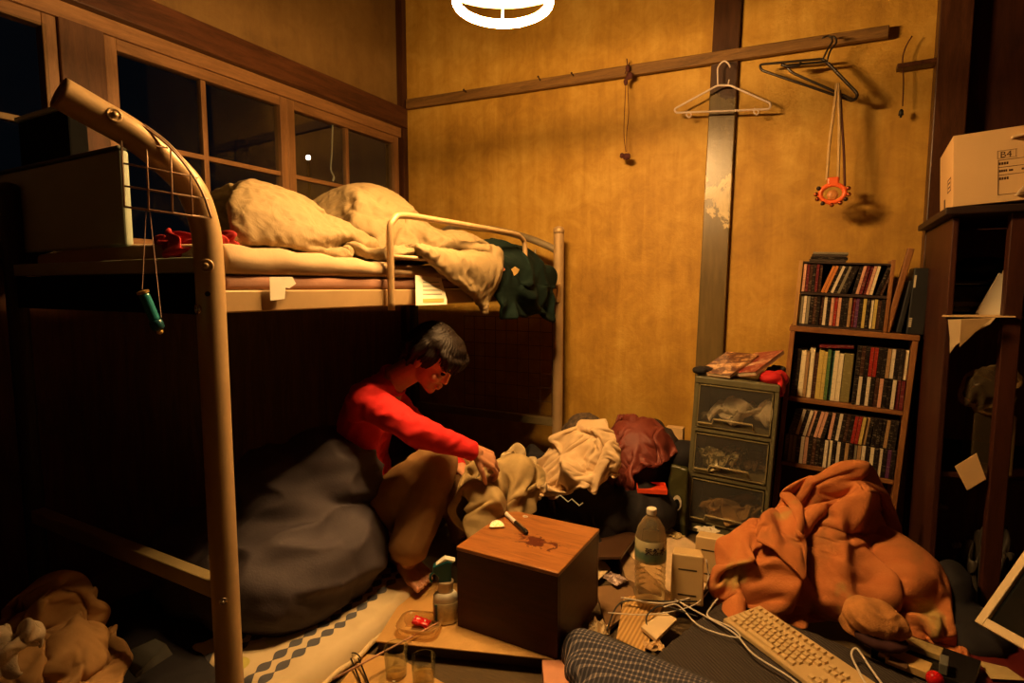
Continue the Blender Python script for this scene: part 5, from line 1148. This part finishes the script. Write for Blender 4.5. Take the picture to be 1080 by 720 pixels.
tag(mk('plate', MB().lathe([(.02, 0), (.032, .003), (.045, .011), (.046, .012), (.032, .006), (.001, .004)], c, 32, Euler((R(28), R(-10), 0)).to_matrix(), cap=False), M('cream_ceramic', (.62, .48, .27), .3, var=.05), smooth=True), 'small cream plate tilted behind the water bottle', 'plate')
# ------------------------------------------------------------ papers under the bottle
tag(mk('newspaper', MB().prism([put(x, y, .050) for x, y in ((638, 553), (688, 544), (772, 601), (722, 640), (668, 590))], (0, 0, .004)), M('pale_newsprint', (.58, .42, .24), .8, var=.12, vs=30)), 'large pale newspaper spread under the water bottle', 'newspaper')
tag(mk('newspaper_stack', MB().prism([put(x, y, .0) for x, y in ((645, 575), (690, 556), (766, 605), (712, 652), (660, 622))], (0, 0, .048)), M('dim_newsprint', (.30, .19, .09), .8, var=.2, vs=30)), 'low stack of papers beneath the large newspaper', 'papers')
tag(mk('kraft_paper', MB().prism([put(x, y, .030) for x, y in ((612, 592), (632, 586), (644, 600), (622, 620))], (0, 0, .003)), PC), 'small cream paper at the right rear corner of the wooden cube', 'paper')
crumple('foil_packet', put(648, 612, .035), .085, .06, .02, 6, M('mauve_foil', (.48, .36, .32), .35, metal=.2), 'silvery mauve foil packet left of the water bottle', 'packet', rz=-.4)
tag(mk('brown_folder', MB().prism([put(x, y, .012) for x, y in ((628, 622), (665, 616), (672, 640), (640, 668))], (0, 0, .012)), M('brown_card', (.20, .11, .045), .6, var=.15), bevel=.001), 'brown folder lying between the cube and the corrugated strip', 'folder')
COR = NT('corrugated_card'); wv = COR.new('ShaderNodeTexWave'); wv.bands_direction = 'X'; wv.inputs['Scale'].default_value = 24; COR.link(COR.coord('Object', (1, .25, 1)), wv.inputs['Vector'])
COR.link(COR.ramp(wv.outputs[1], [(0, (.34, .19, .05)), (1, (.60, .36, .12))]), COR.b.inputs['Base Color']); COR.b.inputs['Roughness'].default_value = .7; COR.bump(wv.outputs[1], .6, .004)
tag(mk('corrugated_strip', MB().prism([put(x, y, .028) for x, y in ((658, 632), (690, 628), (700, 640), (680, 690), (650, 676))], (0, 0, .010)), COR.m), 'yellowish corrugated card strip in front of the water bottle', 'cardboard')
tag(mk('memo_block', MB().prism([put(x, y, .045) for x, y in ((676, 664), (700, 648), (714, 656), (692, 678))], (0, 0, .012)), PC, bevel=.001), 'cream memo block on the corrugated strip', 'notepad')
crumple('paper_scrap', put(631, 668, .03), .06, .09, .035, 9, PC, 'torn cream paper scraps between the cube and the checked pillow', rz=.2)
crumple('paper_scrap', put(690, 683, .035), .06, .04, .02, 12, KB, 'small tan paper scrap just above the checked pillow', rz=.5)
tag(mk('pink_carton', MB().box(put(588, 716, .03), (.085, .10, .05), (0, 0, .5)), M('salmon_card', (.60, .27, .15), .7, var=.1), bevel=.002), 'salmon-pink little carton at the bottom edge right of the kraft carton', 'carton')
crumple('paper_scrap', put(612, 690, .02), .07, .05, .02, 15, KBI if False else M('kraft_board_inner'), 'brownish paper scrap under the end of the checked pillow', rz=1)
# PET water bottle
c = put(685, 632, .055); e = thing('water_bottle', 'clear two-litre water bottle with a white cap and a pale green label', 'bottle', c)
HB = AY(684, 535, c.y).z-.055; R0 = .053
PT = glassy('clear_bottle_plastic', (.85, .72, .45), .09, .10, .7)
pf = [(.001, .004), (.035, 0), (.048, .004), (R0, .02)]
for k in range(5): z = .03+k*.020; pf += [(R0, z), (R0-.004, z+.006), (R0-.004, z+.010), (R0, z+.016)]
pf += [(R0, .135*HB/.31), (R0, .22*HB/.31), (R0-.003, .225*HB/.31), (.046, .245*HB/.31), (.030, .272*HB/.31), (.016, .287*HB/.31), (.0135, HB-.020)]
mk('bottle_body', MB().lathe(pf, c, 40), PT, e, smooth=True)
mk('bottle_cap', MB().lathe([(.0165, HB-.022), (.0175, HB-.019), (.0175, HB-.003), (.016, HB)], c, 28), M('cream_cap', (.74, .66, .50), .4, var=.03), e)
LB = NT('water_label'); s3 = LB.new('ShaderNodeSeparateXYZ'); LB.link(LB.coord(), s3.inputs[0])
LB.link(LB.ramp(LB.math('ADD', LB.math('MULTIPLY', s3.outputs[2], 12), LB.math('MULTIPLY', LB.math('SUBTRACT', LB.noise(LB.coord(), 30, 3), .5), .35)), [(.0, (.50, .40, .20)), (.18, (.18, .30, .18)), (.42, (.16, .26, .20)), (.55, (.62, .56, .30)), (.95, (.66, .60, .36))]), LB.b.inputs['Base Color']); LB.b.inputs['Roughness'].default_value = .4
z0, z1 = .142*HB/.31, .215*HB/.31
mk('bottle_label', MB().lathe([(R0+.0005, z0), (R0+.0010, z0+.002), (R0+.0010, z1-.002), (R0+.0005, z1)], c, 48, cap=False), LB.m, e, smooth=True)
def on_cyl(me, c, r, a0):
    for v in me.vertices: a = a0+v.co.x/r; rr_ = r+v.co.z; v.co = c+V((rr_*math.cos(a), rr_*math.sin(a), v.co.y))
    return me
acam = math.atan2(-c.y, -c.x)
me = text('天然水', .026, None, (0, 0, 0), (1, 0, 0), (0, 1, 0), bold=.0006)
on_cyl(me, c+V((0, 0, (z0+z1)/2-.002)), R0+.0016, acam-.36)
mk('label_lettering', me, M('label_ink', (.03, .012, .035), .5, var=0), e)
# two small speakers
SP = M('beige_plastic', (.60, .42, .19), .45, var=.05, vs=4); SLT = M('slot_dark', (.05, .03, .012), .6, var=0)
for k, (px, py, z, rz, hh_, lb) in enumerate(((724, 634, .052, .22, .172, 'front one of the two beige speakers, beside the water bottle'), (748, 612, .052, .10, .168, 'rear one of the two beige speakers, behind the first'))):
    c = put(px, py, z); m4 = Matrix.Translation(c) @ Euler((R(-6), 0, rz)).to_matrix().to_4x4()
    e = thing('speaker', lb, 'speaker', c)
    mk('speaker_body', xf(MB().hexa([(-.056, -.03, 0), (.056, -.03, 0), (.050, .07, 0), (-.050, .07, 0), (-.053, -.026, hh_), (.053, -.026, hh_), (.046, .06, hh_-.004), (-.046, .06, hh_-.004)]), m4), SP, e, bevel=.006, seg=3)
    for z_ in (.034, .120): mk('front_slot', xf(MB().box((0, -.0295+z_*.027, z_), (.062, .003, .005)), m4), SLT, e)
    mk('side_socket', xf(MB().tube([(.044, 0, hh_*.86), (.056, 0, hh_*.86)], .006, 10), m4), M('white_plastic'), e)
# cables
def cable(pts, r, mat, wording, z=.078):
    P_ = [put(*p, z) if len(p) == 2 else put(*p) for p in pts]
    return tag(mk('cable', MB().tube(bez(P_, 6), r, 8), mat, smooth=True), wording, 'cable')
WC = M('white_cable', (.62, .55, .45), .5, var=0); BC = M('black_cord')
cable([(745, 590, .16), (747, 610, .09), (738, 626, .08), (700, 636), (655, 630, .06)], .0028, WC, 'white cable running left from the front speaker past the bottle')
cable([(712, 632), (728, 641), (748, 652, .09), (775, 668, .10), (795, 690, .10), (830, 712, .10), (850, 728, .10)], .0028, WC, 'white cable running down the dark mat towards the bottom edge')
cable([(757, 631, .12), (750, 640, .10), (747, 650, .09), (772, 662, .10), (780, 672, .1), (758, 668, .09), (735, 658, .09), (715, 638), (700, 640)], .0026, WC, 'white looped cable beside the left end of the keyboard')
cable([(641, 646, .06), (680, 648, .06), (712, 644, .07), (735, 636), (748, 622)], .0022, WC, 'thin white cable crossing the corrugated strip')
cable([(640, 664, .05), (650, 640, .05), (664, 633, .06), (700, 634), (735, 634)], .0030, BC, 'black cable arching left of the corrugated strip')
cable([(684, 668, .05), (682, 650, .06), (695, 639, .07), (712, 642), (735, 650, .09)], .0030, BC, 'black cable curling around the memo block')
cable([(935, 728, .11), (918, 704, .11), (904, 684, .12), (898, 690, .11), (906, 708, .11), (918, 730, .10)], .0030, WC, 'grey-white cable loop right of the keyboard')
# ------------------------------------------------------------ dark mat, keyboard and checked pillow
MT2 = NT('dark_ribbed_mat'); wv = MT2.new('ShaderNodeTexWave'); wv.inputs['Scale'].default_value = 45; wv.bands_direction = 'DIAGONAL'; MT2.link(MT2.coord(), wv.inputs['Vector'])
MT2.link(MT2.ramp(wv.outputs[1], [(0, (.022, .016, .012)), (1, (.048, .034, .026))]), MT2.b.inputs['Base Color']); MT2.b.inputs['Roughness'].default_value = .85; MT2.bump(wv.outputs[1], .5, .003)
me = remeshed(MB().box((.03, 1.62, .042), (.80, .62, .07), (0, 0, R(-17))), .02, 5); wrinkle(me, .004, 6, 4)
tag(mk('floor_mat', me, MT2.m, smooth=True), 'thick dark ribbed floor cushion under the keyboard', 'cushion')
L1 = put(762, 655, .085); L2 = put(784, 642, .085); kx = (put(838, 713, .085)-L1).normalized(); ky = V((-kx.y, kx.x, 0))
KEYBOARD_MATRIX = Matrix((kx, ky, UP)).transposed().to_4x4(); KEYBOARD_MATRIX.translation = V((L1.x, L1.y, .082))
e = thing('keyboard', 'cream computer keyboard lying on the dark cushion', 'keyboard', L1+kx*.22+ky*.07)
KC = M('cream_key_plastic', (.58, .42, .20), .45, var=.06, vs=20); KD = M('cream_case_plastic', (.50, .35, .16), .5, var=.06)
mk('keyboard_case', xf(MB().hexa([(0, 0, 0), (.45, 0, 0), (.45, .155, 0), (0, .155, 0), (.002, .002, .014), (.448, .002, .014), (.448, .153, .026), (.002, .153, .026)]), KEYBOARD_MATRIX), KD, e, bevel=.003, seg=3)
kcount = 0
def key(x, y, w_, d_=.0155):
    global kcount
    z = .014+y/.155*.012
    if kcount >= 100: return
    kcount += 1
    mk('keycap', xf(MB().hexa([(x, y, z), (x+w_, y, z), (x+w_, y+d_, z+.001), (x, y+d_, z+.001), (x+.0015, y+.002, z+.007), (x+w_-.0015, y+.002, z+.007), (x+w_-.0015, y+d_-.001, z+.008), (x+.0015, y+d_-.001, z+.008)]), KEYBOARD_MATRIX), KC, e)
for r, (y, n, w0) in enumerate(((.014, 0, 0), (.034, 11, .040), (.054, 12, .034), (.074, 13, .028), (.094, 14, .012))):
    if r == 0:
        x = .012
        for w_ in (.026, .022, .022, .10, .022, .022, .026): key(x, y, w_-.003); x += w_+.0015
    else:
        key(.012, y, w0-.003); x = .012+w0
        for k in range(n):
            key(x, y, .0165); x += .0195
for k in range(13): key(.012+k*.0215, .124, .0165)
for r in range(5):
    for k in range(3 if r in (3, 4, 0) else (1 if r == 1 else 0)): key(.305+k*.0195+(.0195 if r == 1 else 0), .014+.020*r, .0165)
for r in range(5):
    for k in range(4): key(.370+k*.0185, .014+.020*r, .0155)
CK = NT('checked_cotton'); g = CK.coord('Object', (1, 1, 1)); s3 = CK.new('ShaderNodeSeparateXYZ'); CK.link(g, s3.inputs[0])
def stripe(v, per, wd_): return CK.math('LESS_THAN', CK.math('MODULO', CK.math('ADD', v, 5.0), per), wd_)
ck = CK.math('ADD', CK.math('MULTIPLY', stripe(s3.outputs[0], .013, .0045), .5), CK.math('MULTIPLY', stripe(CK.math('ADD', s3.outputs[1], CK.math('MULTIPLY', s3.outputs[2], -1.0)), .013, .0045), .5))
CK.link(CK.ramp(ck, [(0, (.016, .016, .028)), (.5, (.07, .065, .08)), (1, (.26, .22, .20))]), CK.b.inputs['Base Color']); CK.b.inputs['Roughness'].default_value = .85
b = MB().cone((-.585, 1.50, .070), (.02, 1.40, .070), .066, .066, 24).cone((-.55, 1.43, .062), (.02, 1.33, .062), .058, .058, 24).cone((-.50, 1.36, .050), (.0, 1.28, .050), .045, .045, 24)
me = remeshed(b, .010, 14, .6); wrinkle(me, .002, 12, 4)
e = mk('checked_pillow', me, CK.m, smooth=True); tag(e, 'navy checked pillow at the bottom edge in front of the dark cushion', 'pillow')
rb = bez([V((-.640, 1.52, .095)), V((-.58, 1.545, .108)), V((-.42, 1.520, .112)), V((-.28, 1.495, .112)), V((-.12, 1.470, .112)), V((.02, 1.445, .11))], 6)
mk('pillow_piping', MB().tube(rb, .009, 10), M('grey_ribbing', (.05, .045, .045), .9, var=.2, bump=.4, bs=200), e, smooth=True)
# ------------------------------------------------------------ orange blanket and what surrounds it
BL = NT('orange_fleece'); co = BL.coord('Object'); n1_ = BL.noise(co, 5.5, 3, .5, .6)
BL.link(BL.ramp(n1_, [(.30, (.30, .115, .03)), (.46, (.46, .145, .035)), (.62, (.50, .17, .045)), (.70, (.42, .28, .08))]), BL.b.inputs['Base Color'])
BL.b.inputs['Roughness'].default_value = .95; BL.bump(BL.noise(co, 160, 3), .45, .004)
tag(cloth('orange', 'orange_blanket', BL.m, .016, 2, fix=lambda p: (min(p.x, .40)+max(0, p.x-.40)*.15, max(p.y, 1.80)+min(0, p.y-1.80)*.3, p.z)), 'big rumpled orange-brown fleece blanket heaped in front of the bookcase', 'blanket')
c = AY(925, 652, 1.90)
b = MB().ball((c.x, c.y, c.z-.005), (.082, .07, .045), 22, (0, R(8), 0)).ball((c.x-.02, c.y+.02, c.z-.035), (.07, .06, .035), 18)
me = wrinkle(remeshed(b, .005, 4), .006, 22, 6, (1, 1, 1), True, .010, 9)
e = mk('knit_cap', me, M('ochre_brown_plush', (.44, .19, .05), .95, var=.25, vs=24, bump=.9, bs=260), smooth=True); tag(e, 'rounded ochre-brown plush cap lying right of the keyboard', 'cap')
mk('cap_lining', wrinkle(remeshed(MB().ball((c.x+.01, c.y-.03, c.z-.045), (.068, .05, .022), 18), .006, 2), .002, 20), M('dark_lining', (.035, .008, .008), .9), e, smooth=True)
# right-hand corner: board, papers, boxes
tag(mk('red_brown_board', MB().prism([V(p) for p in ((.22, 1.35, .02), (.50, 1.35, .02), (.70, 2.30, .02), (.36, 2.30, .02))], (0, 0, .03)), M('red_lacquer', (.10, .012, .010), .35, var=.35, vs=7), bevel=.004), 'dark red board lying on the floor at the right edge', 'board')
SI = M('silver_plastic', (.22, .22, .18), .3, .4, .2)
def small_box(name, px, py, z, sz, rz, mat, wording, cat='box', tilt=(0, 0)):
    return tag(mk(name, MB().box(put(px, py, z)+V((0, 0, sz[2]/2)), sz, (tilt[0], tilt[1], rz)), mat, bevel=.002), wording, cat)
small_box('audio_cassette_case', 968, 684, .085, (.115, .05, .018), -.28, M('smoky_amber_case', (.30, .22, .09), .25, var=.4, vs=30), 'amber cassette case right of the plush cap', 'case')
small_box('label_box', 958, 703, .085, (.10, .06, .022), -.30, M('dim_yellow_card', (.52, .34, .12), .6, var=.08), 'yellow labelled box at the bottom edge between the cable loop and the red ball')
c = put(958, 703, .1075)
mb = MB()
for k in range(2): mb.box(c+rotm(-.3) @ V((-.024, .012-.018*k, .0006)), (.036, .008, .001), (0, 0, -.3))
tag(mk('printed_sticker', mb.box(c+rotm(-.3) @ V((-.024, .003, .0)), (.044, .032, .0008), (0, 0, -.3)), BI), 'dark printed sticker on the yellow labelled box', 'sticker')
small_box('flat_packet', 925, 683, .08, (.06, .035, .012), -.3, M('dim_yellow_card'), 'small tan packet left of the amber cassette case', 'packet')
small_box('tiny_card', 937, 694, .08, (.05, .03, .006), -.2, SI, 'little grey card under the tan packet', 'card')
tag(mk('red_ball', MB().ball(put(986, 716, .115), (.021, .021, .021), 24), M('shiny_red', (.50, .01, .012), .12, var=0, coat=.5), smooth=True), 'small shiny red ball at the bottom edge', 'ball')
small_box('black_tray', 975, 700, .052, (.24, .16, .03), -.28, M('gloss_black'), 'black tray carrying the cassette case and the labelled box', 'tray')
small_box('silver_gadget', 995, 706, .085, (.02, .055, .03), -.2, SI, 'small silver gadget next to the red ball', 'gadget')
YP = M('dim_yellow_paper', (.46, .34, .14), .8, var=.12)
tag(mk('yellow_card', MB().prism([put(x, y, .058) for x, y in ((1004, 652), (1016, 655), (1018, 636), (1034, 638), (1033, 658), (1028, 668))], (0, 0, .002)), YP), 'torn yellow card on the red board left of the white-framed screen', 'card')
tag(mk('yellow_card', MB().prism([put(x, y, .058) for x, y in ((1032, 697), (1062, 704), (1082, 718), (1045, 716))], (0, 0, .002)), YP), 'yellow card on the red board below the white-framed screen', 'card')
crumple('crumpled_tissue', put(988, 536, .22), .07, .05, .03, 21, YP, 'crumpled pale tissue at the upper right rim of the orange blanket', 'tissue', rz=.3)
crumple('crumpled_tissue', put(1022, 593, .12), .08, .05, .03, 23, YP, 'crumpled yellow tissue right of the orange blanket', 'tissue', rz=-.4)
crumple('crumpled_tissue', put(1012, 578, .10), .05, .04, .02, 27, PW, 'scrap of white tissue behind the yellow one right of the blanket', 'tissue')
me = lobe([((.46, 2.22, .05), (.10, .14, .07)), ((.42, 2.34, .10), (.07, .10, .12))], .009, .007, 12, 13)
tag(mk('dark_bag', me, M('soot_cloth'), smooth=True), 'dark bag on the floor at the foot of the shelf unit', 'bag')
# white-framed screen leaning at the right edge
cn = AY(1033, 659, 1.55); d1 = (AY(1083, 588, 1.62)-cn).normalized(); d2 = (AY(1084, 712, 1.42)-cn).normalized(); d2 = (d2-d1*d2.dot(d1)).normalized(); nrm_ = d1.cross(d2).normalized()
if nrm_.dot(_O-cn) < 0: nrm_ = -nrm_
def fr_pt(a, b, o=0): return cn+d1*a+d2*b+nrm_*o
Wf, Hf, Fw = .34, .30, .020
e = thing('flat_screen', 'dark screen with a white frame leaning at the lower right edge', 'screen', fr_pt(.17, .15))
for a0, a1, b0_, b1 in ((0, Wf, 0, Fw), (0, Wf, Hf-Fw, Hf), (0, Fw, Fw, Hf-Fw), (Wf-Fw, Wf, Fw, Hf-Fw)):
    mk('frame_side', MB().prism([fr_pt(a0, b0_), fr_pt(a1, b0_), fr_pt(a1, b1), fr_pt(a0, b1)], nrm_*.016), M('ivory_frame', (.52, .40, .22), .45, var=.04), e, bevel=.002)
mk('screen_panel', MB().prism([fr_pt(Fw, Fw, .002), fr_pt(Wf-Fw, Fw, .002), fr_pt(Wf-Fw, Hf-Fw, .002), fr_pt(Fw, Hf-Fw, .002)], nrm_*.006), M('dark_glass', (.004, .005, .005), .15, var=0), e)
mk('screen_back', MB().prism([fr_pt(.01, .01, -.03), fr_pt(Wf-.01, .01, -.03), fr_pt(Wf-.01, Hf-.01, -.03), fr_pt(.01, Hf-.01, -.03)], nrm_*.030), M('ivory_frame'), e, bevel=.004)
# olive bag with a bottle in it, beside the drawers
a = put(713, 552, .06)
e = thing('olive_bag', 'dark olive upright bag standing left of the drawer unit', 'bag', V((a.x, a.y, .0)))
zt = AY(713, 491, a.y).z
me = remeshed(MB().hexa([(a.x-.045, a.y-.03, .0), (a.x+.045, a.y-.03, .0), (a.x+.045, a.y+.07, .0), (a.x-.045, a.y+.07, .0), (a.x-.035, a.y, zt), (a.x+.045, a.y, zt-.01), (a.x+.04, a.y+.04, zt-.01), (a.x-.03, a.y+.04, zt)]), .008, 3); wrinkle(me, .004, 14, 3)
mk('bag_body', me, M('dark_olive_film', (.045, .045, .015), .35, var=.2), e, smooth=True)
c = AY(714, 530, a.y-.035)
mk('printed_motif', MB().lathe([(.001, 0), (.026, .001), (.026, .003)], c, 20, Euler((R(80), 0, R(10))).to_matrix() @ Matrix.Diagonal((.75, 1.3, 1))), M('pale_print', (.5, .45, .35), .5, var=.3, vs=60), e)
mk('motif_centre', MB().lathe([(.001, 0), (.017, .001), (.017, .002)], c+V((0, -.004, -.006)), 20, Euler((R(80), 0, R(10))).to_matrix() @ Matrix.Diagonal((.8, 1.4, 1))), M('flat_black'), e)
# more litter around the bottle, bag and drawers
crumple('paper_scrap', put(745, 560, .06), .09, .06, .02, 31, PW, 'pale paper scrap in front of the bottom drawer', rz=.5)
crumple('paper_scrap', put(712, 566, .05), .06, .06, .02, 33, YP, 'yellowish scrap in front of the olive bag', rz=1.1)
crumple('paper_scrap', put(767, 578, .06), .06, .04, .02, 37, PC, 'cream scrap between the rear speaker and the blanket', rz=.1)
small_box('dark_case', 604, 566, .10, (.16, .09, .03), .35, M('dark_brown_board'), 'dark brown flat case right behind the wooden cube', 'case')
small_box('tin_lid', 630, 556, .10, (.04, .03, .008), .2, YP, 'small yellow lid lying on the dark board', 'lid')
# rubbish between the cube and the blanket
small_box('black_video_case', 672, 655, .01, (.10, .18, .016), .4, M('gloss_black'), 'black video case under the corrugated strip', 'case')
